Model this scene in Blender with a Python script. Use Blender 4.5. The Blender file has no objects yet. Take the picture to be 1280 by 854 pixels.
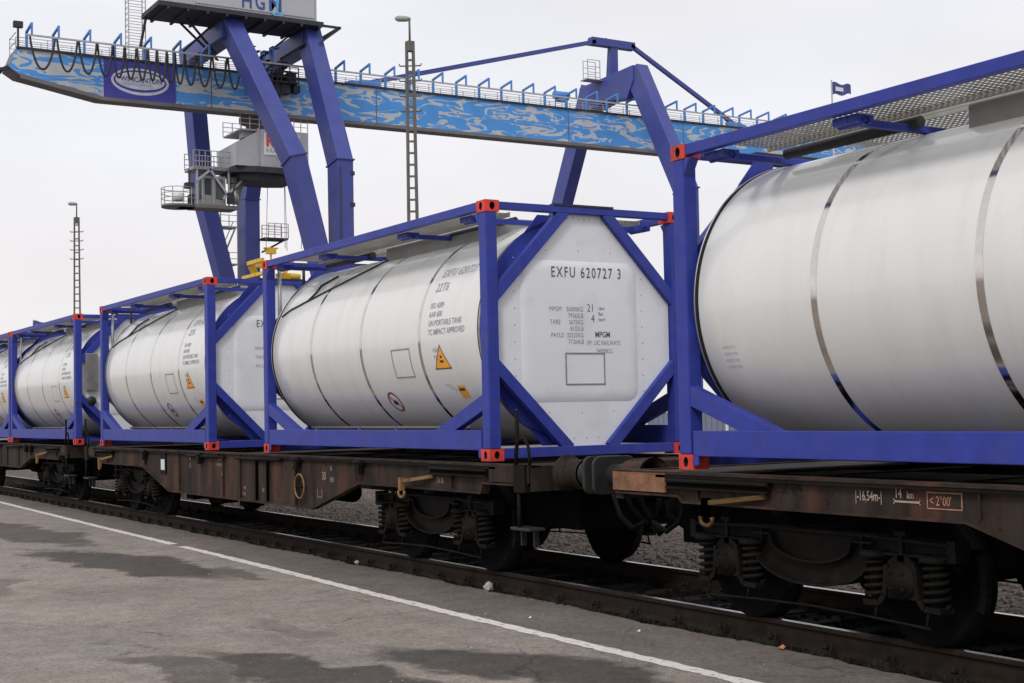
import bpy, bmesh, math, random
from mathutils import Vector, Matrix
random.seed(7)
PI = math.pi
scene = bpy.context.scene
C = scene.collection

# ------------------------------------------------------------------ camera
def cam_matrix(loc, yaw, pitch, roll):
    d = Vector((math.sin(yaw)*math.cos(pitch), math.cos(yaw)*math.cos(pitch), math.sin(pitch)))
    r = d.cross(Vector((0, 0, 1))).normalized(); u = r.cross(d)
    c, s = math.cos(roll), math.sin(roll)
    r2 = c*r + s*u; u2 = -s*r + c*u
    m = Matrix((r2, u2, -d)).transposed().to_4x4()
    m.translation = Vector(loc)
    return m
cd = bpy.data.cameras.new('camera'); cam = bpy.data.objects.new('camera', cd); C.objects.link(cam)
cd.sensor_width = 36; cd.lens = 49.196; cd.clip_start = 0.1; cd.clip_end = 4000
cam.matrix_world = cam_matrix((11.8916, -6.9305, 0.4991), math.radians(-58.7732), math.radians(2.8046), math.radians(-1.2251))
scene.camera = cam

# ------------------------------------------------------------------ sky and sun (overcast)
SUN_DIR = Vector((0.42, -0.58, 0.70)).normalized()
world = bpy.data.worlds.new("World"); scene.world = world; world.use_nodes = True
wn = world.node_tree; wn.nodes.clear()
def N(t, tree=wn, **kw):
    n = tree.nodes.new(t)
    for k, v in kw.items(): setattr(n, k, v)
    return n
out = N('ShaderNodeOutputWorld'); bg = N('ShaderNodeBackground'); bg.inputs[1].default_value = 0.1
sky = N('ShaderNodeTexSky'); sky.sky_type = 'NISHITA'; sky.sun_disc = False
sky.sun_elevation = math.asin(SUN_DIR.z); sky.sun_rotation = math.atan2(SUN_DIR.x, SUN_DIR.y)
tc = N('ShaderNodeTexCoord'); sep = N('ShaderNodeSeparateXYZ')
ramp = N('ShaderNodeValToRGB')
e = ramp.color_ramp.elements
e[0].position = 0.0; e[0].color = (0.80, 0.775, 0.785, 1)
e[1].position = 1.0; e[1].color = (0.90, 0.91, 0.935, 1)
m1 = ramp.color_ramp.elements.new(0.12); m1.color = (0.885, 0.86, 0.865, 1)
m2 = ramp.color_ramp.elements.new(0.32); m2.color = (0.865, 0.88, 0.915, 1)
noi = N('ShaderNodeTexNoise'); noi.inputs['Scale'].default_value = 2.2; noi.inputs['Detail'].default_value = 5; noi.inputs['Roughness'].default_value = .55
mp = N('ShaderNodeMapping'); mp.inputs['Scale'].default_value = (1, 1, 3.0)
mr = N('ShaderNodeMapRange'); mr.inputs['From Min'].default_value = .3; mr.inputs['From Max'].default_value = .7
mr.inputs['To Min'].default_value = 9.7; mr.inputs['To Max'].default_value = 11.3
mul = N('ShaderNodeVectorMath', operation='SCALE')
noi2 = N('ShaderNodeTexNoise'); noi2.inputs['Scale'].default_value = 1.3; noi2.inputs['Detail'].default_value = 6; noi2.inputs['Distortion'].default_value = .4
mr2 = N('ShaderNodeMapRange'); mr2.inputs['From Min'].default_value = .38; mr2.inputs['From Max'].default_value = .62
tint = N('ShaderNodeMix', data_type='RGBA'); tint.inputs[6].default_value = (.985, 1.0, 1.025, 1); tint.inputs[7].default_value = (1.025, .99, .985, 1)
tm = N('ShaderNodeVectorMath', operation='MULTIPLY')
mix = N('ShaderNodeMix', data_type='RGBA'); mix.inputs[0].default_value = 0.95
L = wn.links.new
L(tc.outputs['Generated'], sep.inputs[0]); L(sep.outputs['Z'], ramp.inputs[0])
L(tc.outputs['Generated'], mp.inputs[0]); L(mp.outputs[0], noi.inputs['Vector']); L(noi.outputs['Fac'], mr.inputs['Value'])
L(mp.outputs[0], noi2.inputs['Vector']); L(noi2.outputs['Fac'], mr2.inputs['Value']); L(mr2.outputs[0], tint.inputs[0]); L(ramp.outputs[0], tm.inputs[0]); L(tint.outputs[2], tm.inputs[1]); L(tm.outputs[0], mul.inputs[0]); L(mr.outputs[0], mul.inputs['Scale'])
L(sky.outputs[0], mix.inputs[6]); L(mul.outputs[0], mix.inputs[7]); L(mix.outputs[2], bg.inputs[0]); L(bg.outputs[0], out.inputs[0])
sd = bpy.data.lights.new('sun', 'SUN'); sd.energy = 1.5; sd.angle = math.radians(14); sd.color = (1, .97, .93)
so = bpy.data.objects.new('sun', sd); C.objects.link(so); so.rotation_euler = SUN_DIR.to_track_quat('Z', 'Y').to_euler()
scene.view_settings.view_transform = 'Standard'; scene.view_settings.look = 'None'
scene.view_settings.exposure = 0.0; scene.view_settings.gamma = 1
scene.render.engine = 'CYCLES'

# ------------------------------------------------------------------ materials
def mat(name, col, rough=.5, metal=0, var=.12, scale=6, bump=0, bscale=40, dirt=None, dirt_amt=.5, dirt_scale=3, dirt_lo=.52, dirt_hi=.68, coat=0, spec=.5, stretch=(1, 1, 1), chips=None, chip_scale=9, chip_lo=.70):
    m = bpy.data.materials.new(name); m.use_nodes = True
    t = m.node_tree; p = t.nodes['Principled BSDF']; l = t.links.new
    p.inputs['Roughness'].default_value = rough; p.inputs['Metallic'].default_value = metal
    p.inputs['Specular IOR Level'].default_value = spec
    if coat: p.inputs['Coat Weight'].default_value = coat; p.inputs['Coat Roughness'].default_value = .12
    co = N('ShaderNodeTexCoord', t); mpn = N('ShaderNodeMapping', t); mpn.inputs['Scale'].default_value = stretch
    oi = N('ShaderNodeObjectInfo', t); om = N('ShaderNodeVectorMath', t, operation='SCALE'); om.inputs[0].default_value = (37, 19, 53)   # every copy wears its own dirt
    l(oi.outputs['Random'], om.inputs['Scale']); oa = N('ShaderNodeVectorMath', t, operation='ADD'); l(co.outputs['Object'], oa.inputs[0]); l(om.outputs[0], oa.inputs[1])
    l(oa.outputs[0], mpn.inputs[0])
    n1 = N('ShaderNodeTexNoise', t); n1.inputs['Scale'].default_value = scale; n1.inputs['Detail'].default_value = 6; n1.inputs['Roughness'].default_value = .6
    l(mpn.outputs[0], n1.inputs['Vector'])
    r = N('ShaderNodeMapRange', t); r.inputs['From Min'].default_value = .3; r.inputs['From Max'].default_value = .7
    r.inputs['To Min'].default_value = 1-var; r.inputs['To Max'].default_value = 1+var
    l(n1.outputs['Fac'], r.inputs['Value'])
    s = N('ShaderNodeVectorMath', t, operation='SCALE'); s.inputs[0].default_value = col
    l(r.outputs[0], s.inputs['Scale']); last = s.outputs[0]
    if dirt:
        n2 = N('ShaderNodeTexNoise', t); n2.inputs['Scale'].default_value = dirt_scale; n2.inputs['Detail'].default_value = 8; n2.inputs['Roughness'].default_value = .65
        l(mpn.outputs[0], n2.inputs['Vector'])
        r2 = N('ShaderNodeMapRange', t); r2.inputs['From Min'].default_value = dirt_lo; r2.inputs['From Max'].default_value = dirt_hi; r2.inputs['To Max'].default_value = dirt_amt
        l(n2.outputs['Fac'], r2.inputs['Value'])
        mx = N('ShaderNodeMix', t, data_type='RGBA'); mx.inputs[7].default_value = (*dirt, 1)
        l(r2.outputs[0], mx.inputs[0]); l(last, mx.inputs[6]); last = mx.outputs[2]
    if chips:
        n4 = N('ShaderNodeTexNoise', t); n4.inputs['Scale'].default_value = chip_scale; n4.inputs['Detail'].default_value = 9; n4.inputs['Roughness'].default_value = .75
        l(co.outputs['Object'], n4.inputs['Vector'])
        r4 = N('ShaderNodeMapRange', t); r4.inputs['From Min'].default_value = chip_lo; r4.inputs['From Max'].default_value = chip_lo+.02; l(n4.outputs['Fac'], r4.inputs['Value'])
        m4 = N('ShaderNodeMix', t, data_type='RGBA'); m4.inputs[7].default_value = (*chips, 1); l(r4.outputs[0], m4.inputs[0]); l(last, m4.inputs[6]); last = m4.outputs[2]
    l(last, p.inputs['Base Color'])
    if bump:
        n3 = N('ShaderNodeTexNoise', t); n3.inputs['Scale'].default_value = bscale; n3.inputs['Detail'].default_value = 5
        b = N('ShaderNodeBump', t); b.inputs['Strength'].default_value = bump; b.inputs['Distance'].default_value = .01
        l(co.outputs['Object'], n3.inputs['Vector']); l(n3.outputs['Fac'], b.inputs['Height']); l(b.outputs[0], p.inputs['Normal'])
    return m
M = {}
M['blue'] = mat('blue_paint', (.029, .044, .29), .5, spec=.3, var=.16, dirt=(.055, .065, .17), dirt_amt=.45, dirt_scale=5, dirt_lo=.5, dirt_hi=.75, chips=(.12, .045, .04), chip_scale=8, chip_lo=.665)
M['red'] = mat('red_paint', (.64, .040, .024), .6, var=.25, dirt=(.13, .04, .03), dirt_amt=.8, dirt_scale=14, chips=(.05, .03, .025), chip_scale=22, chip_lo=.62)
M['black'] = mat('black_void', (.006, .006, .006), .9, var=.1)
M['tank'] = mat('tank_cladding', (.705, .705, .685), .34, var=.022, scale=1.6, bump=.16, bscale=2.0, dirt=(.43, .415, .38), dirt_amt=.26, dirt_scale=1.5, dirt_lo=.48, dirt_hi=.8, coat=.5, stretch=(3, 1, .6))
M['panel'] = mat('end_panel_white', (.74, .75, .78), .5, var=.03, scale=2, dirt=(.5, .49, .46), dirt_amt=.25, dirt_scale=2.5)
M['steel'] = mat('bright_steel_strap', (.64, .61, .58), .13, 1, var=.08, scale=10)
M['dullsteel'] = mat('dull_steel', (.32, .31, .30), .45, .7, var=.2, scale=8)
M['rubber'] = mat('dark_rubber', (.02, .02, .021), .6, var=.2)
M['grate'] = mat('galvanised_grating', (.34, .33, .30), .5, .35, var=.15)
M['spill'] = mat('spill_box_grey', (.26, .26, .25), .42, .4, var=.08)
M['ink'] = mat('black_lettering', (.03, .03, .035), .6, var=.1)
M['inkgrey'] = mat('worn_grey_lettering', (.30, .30, .33), .6, var=.15)
M['inkfaint'] = mat('washed_out_lettering', (.46, .46, .52), .6, var=.1)
M['softink'] = mat('faded_black_lettering', (.09, .09, .10), .6, var=.3, scale=20)
M['drain'] = mat('dull_tan_pipe', (.13, .12, .10), .6, var=.2)
M['wheel'] = mat('shade_black_wheel', (.0035, .003, .0027), .75, var=.3, spec=.06)  # near-black colour carries the shade under the wagons, beyond any grease
M['inkblue'] = mat('blue_lettering', (.12, .14, .32), .6, var=.1)
M['orange'] = mat('orange_sticker', (.85, .36, .02), .5, var=.08)
M['signred'] = mat('dark_red_sticker', (.30, .03, .04), .5, var=.08)
M['rust'] = mat('rusty_brown_steel', (.030, .021, .017), .8, spec=.2, var=.65, scale=4, bump=.4, bscale=30, dirt=(.11, .045, .028), dirt_amt=.6, dirt_scale=3.2, dirt_lo=.50, dirt_hi=.68, stretch=(1, 1, .22), chips=(.012, .009, .008), chip_scale=5, chip_lo=.60)
M['rustorange'] = mat('orange_rust', (.22, .10, .05), .85, var=.35, scale=8, dirt=(.08, .05, .04), dirt_amt=.8, dirt_scale=9)
M['shadegrime'] = mat('grimy_shaded_gear', (.0075, .0066, .0056), .7, var=.4, scale=7, bump=.3, bscale=40, dirt=(.018, .012, .008), dirt_amt=.4, dirt_scale=7, spec=.12)  # grimy steel, darkened further to put undercarriage shade into its colour
M['dark'] = mat('shade_dark_underframe', (.003, .0027, .0025), .9, var=.3, scale=5, spec=.05)  # near black: the shade beneath the decks is painted into this colour
M['bufgrey'] = mat('greasy_grey_steel', (.024, .024, .023), .5, spec=.3, var=.25, scale=9, dirt=(.012, .009, .008), dirt_amt=.6, dirt_scale=6)
M['wheeltread'] = mat('worn_tread', (.012, .011, .010), .5, .3, var=.2)
M['yellow'] = mat('dirty_yellow_paint', (.24, .13, .035), .6, var=.3, scale=12, dirt=(.03, .02, .015), dirt_amt=.85, dirt_scale=12, dirt_lo=.45)
M['chalk'] = mat('faded_white_stencil', (.36, .29, .24), .8, var=.3, scale=30)
M['placard'] = mat('white_placard', (.62, .64, .68), .6, var=.08)
M['rail'] = mat('rail_web', (.020, .0145, .011), .85, spec=.15, var=.3, scale=12, bump=.3, bscale=60)
M['railtop'] = mat('polished_rail_head', (.42, .41, .40), .25, .9, var=.25, scale=7, stretch=(.3, 1, 1), dirt=(.05, .04, .03), dirt_amt=.8, dirt_scale=2)
M['sleeper'] = mat('oily_concrete_sleeper', (.018, .015, .013), .9, spec=.1, var=.3, scale=9)
M['crane'] = mat('crane_blue_paint', (.045, .060, .275), .5, var=.1, scale=.8, dirt=(.075, .09, .17), dirt_amt=.5, dirt_scale=.6)
M['cranegrey'] = mat('crane_grey_underside', (.16, .15, .155), .7, var=.2, scale=.6)
M['cranedark'] = mat('dark_machinery', (.03, .03, .04), .7, var=.3, scale=2)
M['skyblue'] = mat('sky_blue_paint', (.07, .24, .62), .5, var=.1, scale=1)
M['galv'] = mat('galvanised_rail', (.42, .42, .43), .5, .3, var=.1)
M['housegrey'] = mat('corrugated_grey_cladding', (.44, .44, .48), .55, .15, var=.05, scale=1)
M['whitepaint'] = mat('white_paint', (.72, .72, .72), .5, var=.06)
M['letternavy'] = mat('navy_lettering', (.03, .08, .25), .5, var=.05)
M['lettercyan'] = mat('cyan_lettering', (.10, .42, .72), .5, var=.05)
M['letterred'] = mat('red_lettering', (.78, .06, .04), .5, var=.05)
M['signblue'] = mat('sign_panel_blue', (.045, .045, .34), .5, var=.06, scale=1)
M['silver'] = mat('silver_emblem', (.62, .61, .68), .45, .1, var=.15, scale=2)
M['spreader'] = mat('spreader_yellow', (.74, .48, .03), .5, var=.12, scale=2, dirt=(.2, .1, .03), dirt_amt=.5, dirt_scale=2)
M['mast'] = mat('concrete_mast', (.13, .125, .115), .8, var=.15, scale=2)
M['lamp'] = mat('lamp_housing', (.30, .29, .28), .5, var=.1)
M['glass'] = mat('dark_cab_glass', (.05, .06, .06), .12, var=.1)
M['fence'] = mat('blue_grey_fence_sheet', (.17, .19, .25), .6, var=.15, scale=.6)
M['bldg'] = mat('green_grey_facade', (.22, .28, .27), .7, var=.06, scale=.2)
M['flag'] = mat('navy_flag', (.05, .07, .22), .8, var=.15, scale=3)
M['paper'] = mat('pale_stone', (.42, .38, .36), .9, var=.15, scale=20)
M['litter'] = mat('orange_litter', (.45, .16, .07), .8, var=.2, scale=20)
M['stone'] = mat('ballast_stone', (.165, .135, .115), .9, var=.3, scale=3)
M['darkstone'] = mat('shade_dark_stone', (.011, .009, .0075), .95, spec=.1, var=.4, scale=6)  # stone colour blackened to hold the shadow under the wagons
M['weed'] = mat('dry_dark_weed', (.016, .016, .010), .9, var=.3, scale=9)

def girder_material():                     # sky blue with ragged pale streaks painted all along the girder
    m = bpy.data.materials.new('streaked_girder_paint'); m.use_nodes = True
    t = m.node_tree; p = t.nodes['Principled BSDF']; l = t.links.new; p.inputs['Roughness'].default_value = .55
    co = N('ShaderNodeTexCoord', t); mpn = N('ShaderNodeMapping', t); mpn.inputs['Scale'].default_value = (.3, .34, 1.25); mpn.inputs['Rotation'].default_value = (.12, 0, 0)
    l(co.outputs['Object'], mpn.inputs[0])
    n = N('ShaderNodeTexNoise', t); n.inputs['Scale'].default_value = 1.0; n.inputs['Detail'].default_value = 2.2; n.inputs['Roughness'].default_value = .5; n.inputs['Distortion'].default_value = 1.1
    l(mpn.outputs[0], n.inputs['Vector'])
    a = N('ShaderNodeMath', t, operation='SUBTRACT'); a.inputs[1].default_value = .5; l(n.outputs['Fac'], a.inputs[0])
    b = N('ShaderNodeMath', t, operation='ABSOLUTE'); l(a.outputs[0], b.inputs[0])
    n2 = N('ShaderNodeTexNoise', t); n2.inputs['Scale'].default_value = 1.6; n2.inputs['Detail'].default_value = 4; l(mpn.outputs[0], n2.inputs['Vector'])
    w = N('ShaderNodeMapRange', t); w.inputs['From Min'].default_value = .35; w.inputs['From Max'].default_value = .7; w.inputs['To Min'].default_value = .008; w.inputs['To Max'].default_value = .095
    l(n2.outputs['Fac'], w.inputs['Value'])
    c = N('ShaderNodeMath', t, operation='LESS_THAN'); l(b.outputs[0], c.inputs[0]); l(w.outputs[0], c.inputs[1])
    mx = N('ShaderNodeMix', t, data_type='RGBA'); mx.inputs[6].default_value = (.07, .30, .72, 1); mx.inputs[7].default_value = (.50, .52, .55, 1)
    l(c.outputs[0], mx.inputs[0]); l(mx.outputs[2], p.inputs['Base Color'])
    return m
M['girder'] = girder_material()

# ------------------------------------------------------------------ mesh helpers
class MB:
    def __init__(s): s.v = []; s.f = []; s.mi = []; s.smooth = []; s.mats = []; s.cur = 0
    def use(s, m):
        if m not in s.mats: s.mats.append(m)
        s.cur = s.mats.index(m); return s
    def face(s, idx, smooth=False): s.f.append(tuple(idx)); s.mi.append(s.cur); s.smooth.append(smooth)
    def add(s, vs, fs, smooth=False):
        b = len(s.v); s.v += [tuple(x) for x in vs]
        for f in fs: s.face([b+i for i in f], smooth)
    def box(s, x0, x1, y0, y1, z0, z1):
        x0, x1 = min(x0, x1), max(x0, x1); y0, y1 = min(y0, y1), max(y0, y1); z0, z1 = min(z0, z1), max(z0, z1)
        vs = [(x0,y0,z0),(x1,y0,z0),(x1,y1,z0),(x0,y1,z0),(x0,y0,z1),(x1,y0,z1),(x1,y1,z1),(x0,y1,z1)]
        s.add(vs, [(0,3,2,1),(4,5,6,7),(0,1,5,4),(1,2,6,5),(2,3,7,6),(3,0,4,7)]); return s
    def bar(s, a, b, w, h, up=(0, 0, 1), w2=None, h2=None):     # rectangular bar a->b
        a = Vector(a); b = Vector(b); d = (b-a).normalized(); u = Vector(up)
        if abs(d.dot(u)) > .98: u = Vector((1, 0, 0))
        r = d.cross(u).normalized(); u = r.cross(d)
        w2 = w if w2 is None else w2; h2 = h if h2 is None else h2
        vs = []
        for p, ww, hh in ((a, w, h), (b, w2, h2)):
            for i, j in ((-1,-1),(1,-1),(1,1),(-1,1)): vs.append(p + r*(i*ww/2) + u*(j*hh/2))
        s.add(vs, [(0,1,2,3),(7,6,5,4),(1,0,4,5),(2,1,5,6),(3,2,6,7),(0,3,7,4)]); return s
    def tube(s, pts, r, n=8, smooth=True, cap=True):
        pts = [Vector(p) for p in pts]; rings = []
        prev = None
        for i, p in enumerate(pts):
            d = (pts[min(i+1, len(pts)-1)] - pts[max(i-1, 0)]).normalized()
            u = prev if prev is not None else (Vector((0, 0, 1)) if abs(d.z) < .9 else Vector((1, 0, 0)))
            rr = d.cross(u)
            if rr.length < 1e-4: rr = d.cross(Vector((0, 1, 0)))
            rr.normalize(); u = rr.cross(d).normalized(); prev = u
            rad = r[i] if isinstance(r, (list, tuple)) else r
            rings.append([p + rr*math.cos(2*PI*k/n)*rad + u*math.sin(2*PI*k/n)*rad for k in range(n)])
        b = len(s.v)
        for R_ in rings: s.v += [tuple(q) for q in R_]
        for i in range(len(rings)-1):
            for k in range(n):
                s.face((b+i*n+k, b+i*n+(k+1) % n, b+(i+1)*n+(k+1) % n, b+(i+1)*n+k), smooth)
        if cap:
            s.face([b+k for k in range(n)][::-1]); s.face([b+(len(rings)-1)*n+k for k in range(n)])
        return s
    def lathe(s, origin, axis, prof, n=32, a0=0, a1=2*PI, smooth=True):   # prof: list of (t along axis, radius)
        o = Vector(origin); ax = Vector(axis).normalized()
        u = Vector((0, 0, 1)) if abs(ax.z) < .9 else Vector((1, 0, 0))
        r = ax.cross(u).normalized(); u = r.cross(ax)
        full = abs(a1-a0-2*PI) < 1e-6; cnt = n if full else n+1
        b = len(s.v)
        for (t, rad) in prof:
            for k in range(cnt):
                a = a0+(a1-a0)*k/n
                s.v.append(tuple(o + ax*t + (r*math.cos(a)+u*math.sin(a))*rad))
        for i in range(len(prof)-1):
            for k in range(n):
                k2 = (k+1) % cnt
                s.face((b+i*cnt+k, b+i*cnt+k2, b+(i+1)*cnt+k2, b+(i+1)*cnt+k), smooth)
        return s
    def prism(s, pts, d):                                     # polygon pts (3D, planar) extruded by d
        n = len(pts); d = Vector(d)
        vs = [Vector(p) for p in pts] + [Vector(p)+d for p in pts]
        s.add(vs, [tuple(range(n))[::-1], tuple(range(n, 2*n))] + [(i, (i+1) % n, n+(i+1) % n, n+i) for i in range(n)]); return s
    def build(s, name, m=None, parent=None, bevel=0, label=None):
        me = bpy.data.meshes.new(name); me.from_pydata(s.v, [], s.f)
        mats = s.mats if s.mats else [m]
        for x in mats: me.materials.append(M[x] if isinstance(x, str) else x)
        if s.mats: me.polygons.foreach_set('material_index', s.mi)
        me.polygons.foreach_set('use_smooth', s.smooth)
        me.update()
        bm = bmesh.new(); bm.from_mesh(me); bmesh.ops.recalc_face_normals(bm, faces=bm.faces); bm.to_mesh(me); bm.free()
        o = bpy.data.objects.new(name, me); C.objects.link(o)
        if parent: o.parent = parent
        if bevel:
            md = o.modifiers.new('bevel', 'BEVEL'); md.width = bevel; md.segments = 2; md.limit_method = 'ANGLE'; md.angle_limit = math.radians(40)
        if label: o['label'] = label
        return o
def build_each(mb, name, m, parent, bevel=0):          # every loose piece of mb becomes an object of its own
    par = list(range(len(mb.v)))
    def find(i):
        while par[i] != i: par[i] = par[par[i]]; i = par[i]
        return i
    for f in mb.f:
        for q in f[1:]: par[find(q)] = find(f[0])
    groups = {}
    for i, f in enumerate(mb.f): groups.setdefault(find(f[0]), []).append(i)
    for g_ in groups.values():
        q = MB(); q.mats = list(mb.mats); mp_ = {}
        for i in g_:
            idx = []
            for v in mb.f[i]:
                if v not in mp_: mp_[v] = len(q.v); q.v.append(mb.v[v])
                idx.append(mp_[v])
            q.cur = mb.mi[i]; q.face(idx, mb.smooth[i])
        q.build(name, m, parent, bevel)
def empty(name, loc, label=None, cat=None, group=None):
    o = bpy.data.objects.new(name, None); C.objects.link(o); o.location = loc; o.empty_display_size = .2
    tag(o, label, cat, group); return o
def tag(o, label=None, cat=None, group=None, kind=None):
    if label: o['label'] = label
    if cat: o['category'] = cat
    if group: o['group'] = group
    if kind: o['kind'] = kind
    return o
def copy_tree(o, parent=None, skip=()):
    c = o.copy(); C.objects.link(c)
    if parent: c.parent = parent
    for ch in o.children:
        if ch.name.split('.')[0] in skip: continue
        copy_tree(ch, c, skip)
    return c
def text_geo(txt, size, align='LEFT', sx=1.0, bold=.0, space=1.0):
    cu = bpy.data.curves.new('t', 'FONT'); cu.body = txt; cu.size = size; cu.align_x = align; cu.fill_mode = 'BOTH' if False else 'FRONT'; cu.offset = bold; cu.resolution_u = 3; cu.space_character = space
    o = bpy.data.objects.new('t', cu); C.objects.link(o)
    dg = bpy.context.evaluated_depsgraph_get(); dg.update()
    me = bpy.data.meshes.new_from_object(o.evaluated_get(dg))
    vs = [(v.co.x*sx, v.co.y) for v in me.vertices]; fs = [tuple(p.vertices) for p in me.polygons]
    bpy.data.objects.remove(o); bpy.data.curves.remove(cu); bpy.data.meshes.remove(me)
    return vs, fs
def put_text(mb, txt, size, fn, align='LEFT', sx=1.0, bold=0.0, space=1.0):  # fn maps (u,v) to a 3D point
    vs, fs = text_geo(txt, size, align, sx, bold, space)
    mb.add([fn(u, v) for u, v in vs], fs)
def holed_face(mb, o, u, v, n, w, h, rx, ry, depth, face_mat, hole_mat):  # a plate face with an oval hole going inwards
    o, u, v, n = Vector(o), Vector(u), Vector(v), Vector(n); K = 20
    outer, inner, back = [], [], []
    for k in range(K):
        a = 2*PI*(k+.5)/K; c, s = math.cos(a), math.sin(a)
        t = min((w/2)/max(abs(c), 1e-6), (h/2)/max(abs(s), 1e-6))
        outer.append(o+u*c*t+v*s*t); inner.append(o+u*c*rx+v*s*ry); back.append(o+u*c*rx+v*s*ry-n*depth)
    corners = [o+u*(i*w/2)+v*(j*h/2) for i, j in ((1,1),(-1,1),(-1,-1),(1,-1))]
    mb.use(face_mat); b = len(mb.v)
    mb.v += [tuple(p) for p in outer+inner+back+corners]
    for k in range(K):
        k2 = (k+1) % K
        mb.face((b+k, b+k2, b+K+k2, b+K+k))
    for ci in range(4):                                           # close the small corner triangles
        cx = corners[ci]
        best = sorted(range(K), key=lambda k: (outer[k]-cx).length)[:2]
        mb.face((b+best[0], b+best[1], b+3*K+ci))
    mb.use(hole_mat)
    for k in range(K):
        k2 = (k+1) % K
        mb.face((b+K+k, b+K+k2, b+2*K+k2, b+2*K+k))
    mb.face([b+2*K+k for k in range(K)])

# ------------------------------------------------------------------ ground
G = -1.33; RT = -1.16; RAILS = (.465, 1.975)
def structure(name, mb, m): return tag(mb.build(name, m), kind='structure')
def asphalt_material():
    m = bpy.data.materials.new('weathered_asphalt'); m.use_nodes = True
    t = m.node_tree; p = t.nodes['Principled BSDF']; l = t.links.new; p.inputs['Roughness'].default_value = .85; p.inputs['Specular IOR Level'].default_value = .3
    co = N('ShaderNodeTexCoord', t); P = co.outputs['Object']
    def noise(sc, det=6, ro=.6, vec=P, dist=0):
        n = N('ShaderNodeTexNoise', t); n.inputs['Scale'].default_value = sc; n.inputs['Detail'].default_value = det; n.inputs['Roughness'].default_value = ro; n.inputs['Distortion'].default_value = dist
        l(vec, n.inputs['Vector']); return n.outputs['Fac']
    def rng(v, a, b, c, d, smooth=False):
        r = N('ShaderNodeMapRange', t); r.inputs['From Min'].default_value = a; r.inputs['From Max'].default_value = b; r.inputs['To Min'].default_value = c; r.inputs['To Max'].default_value = d
        if smooth: r.interpolation_type = 'SMOOTHSTEP'
        l(v, r.inputs['Value']); return r.outputs[0]
    def mth(op, a, b=None):
        n = N('ShaderNodeMath', t, operation=op)
        for i, x in enumerate((a, b)):
            if x is None: continue
            if isinstance(x, (int, float)): n.inputs[i].default_value = x
            else: l(x, n.inputs[i])
        return n.outputs[0]
    big = rng(noise(.55, 6, .65, dist=.6), .32, .68, .84, 1.14)
    mid = rng(noise(3.6, 7, .7), .3, .7, .78, 1.20)
    grain = rng(noise(75, 3, .8), .3, .7, .60, 1.40)
    grit = rng(noise(22, 5, .75), .3, .7, .68, 1.32)
    val = mth('MULTIPLY', mth('MULTIPLY', big, mid), mth('MULTIPLY', grain, grit))
    # damp and oily stains: soft-edged, ragged ovals lying on the apron
    wob = N('ShaderNodeTexNoise', t); wob.inputs['Scale'].default_value = 1.3; wob.inputs['Detail'].default_value = 6; l(P, wob.inputs['Vector'])
    wv = N('ShaderNodeVectorMath', t, operation='SUBTRACT'); l(wob.outputs['Color'], wv.inputs[0]); wv.inputs[1].default_value = (.5, .5, .5)
    ws = N('ShaderNodeVectorMath', t, operation='SCALE'); l(wv.outputs[0], ws.inputs[0]); ws.inputs['Scale'].default_value = 1.1
    wp = N('ShaderNodeVectorMath', t, operation='ADD'); l(P, wp.inputs[0]); l(ws.outputs[0], wp.inputs[1])
    stain = None
    for (cx, cy, rx, ry, ang, amt) in ((-12.2, -1.9, 3.6, .55, 3, .34), (-5.9, -1.95, 2.6, .62, 10, .40), (-3.8, -1.2, .8, .2, 0, .28), (3.3, -1.75, 1.5, .5, 20, .42),
                                        (2.6, -3.0, 1.5, .34, 12, .42), (1.9, -3.65, .9, .28, 8, .30), (-4.7, -3.9, 1.2, .35, 0, .22), (5.3, -1.3, 1.2, .3, 10, .3), (.5, -2.3, .6, .2, 0, .15), (-18, -2.3, 3, .8, 0, .2)):
        mp_ = N('ShaderNodeMapping', t); mp_.vector_type = 'TEXTURE'; mp_.inputs['Location'].default_value = (cx, cy, 0); mp_.inputs['Rotation'].default_value = (0, 0, math.radians(ang)); mp_.inputs['Scale'].default_value = (rx, ry, 1000)
        l(wp.outputs[0], mp_.inputs[0])
        ln = N('ShaderNodeVectorMath', t, operation='LENGTH'); l(mp_.outputs[0], ln.inputs[0])
        s_ = rng(mth('ADD', ln.outputs['Value'], mth('MULTIPLY', mth('SUBTRACT', noise(5, 6, .7), .5), .45)), .80, 1.12, min(.70, amt*1.75), 0, True)
        stain = s_ if stain is None else mth('MAXIMUM', stain, s_)
    val = mth('MULTIPLY', val, mth('SUBTRACT', 1, stain))
    # smoother, darker strip laid between painted line and track
    sp = N('ShaderNodeSeparateXYZ', t); l(P, sp.inputs[0])
    yy = mth('ADD', sp.outputs['Y'], mth('MULTIPLY', sp.outputs['X'], .0115))
    strip = rng(yy, -.80, -.74, 1, .60)
    val = mth('MULTIPLY', val, strip)
    # hairline cracks
    vo = N('ShaderNodeTexVoronoi', t); vo.feature = 'DISTANCE_TO_EDGE'; vo.inputs['Scale'].default_value = .42; l(wp.outputs[0], vo.inputs['Vector'])
    crack = mth('MULTIPLY', rng(vo.outputs['Distance'], 0, .010, .5, 0), rng(noise(.7, 2), .44, .54, 0, 1))
    val = mth('MULTIPLY', val, mth('SUBTRACT', 1, crack))
    warm = N('ShaderNodeMix', t, data_type='RGBA'); l(rng(noise(1.1, 4), .35, .65, 0, 1), warm.inputs[0])
    warm.inputs[6].default_value = (.240, .210, .192, 1); warm.inputs[7].default_value = (.262, .222, .190, 1)
    sc = N('ShaderNodeVectorMath', t, operation='SCALE'); l(warm.outputs[2], sc.inputs[0]); l(val, sc.inputs['Scale']); l(sc.outputs[0], p.inputs['Base Color'])
    b = N('ShaderNodeBump', t); b.inputs['Strength'].default_value = .8; b.inputs['Distance'].default_value = .008
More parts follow.
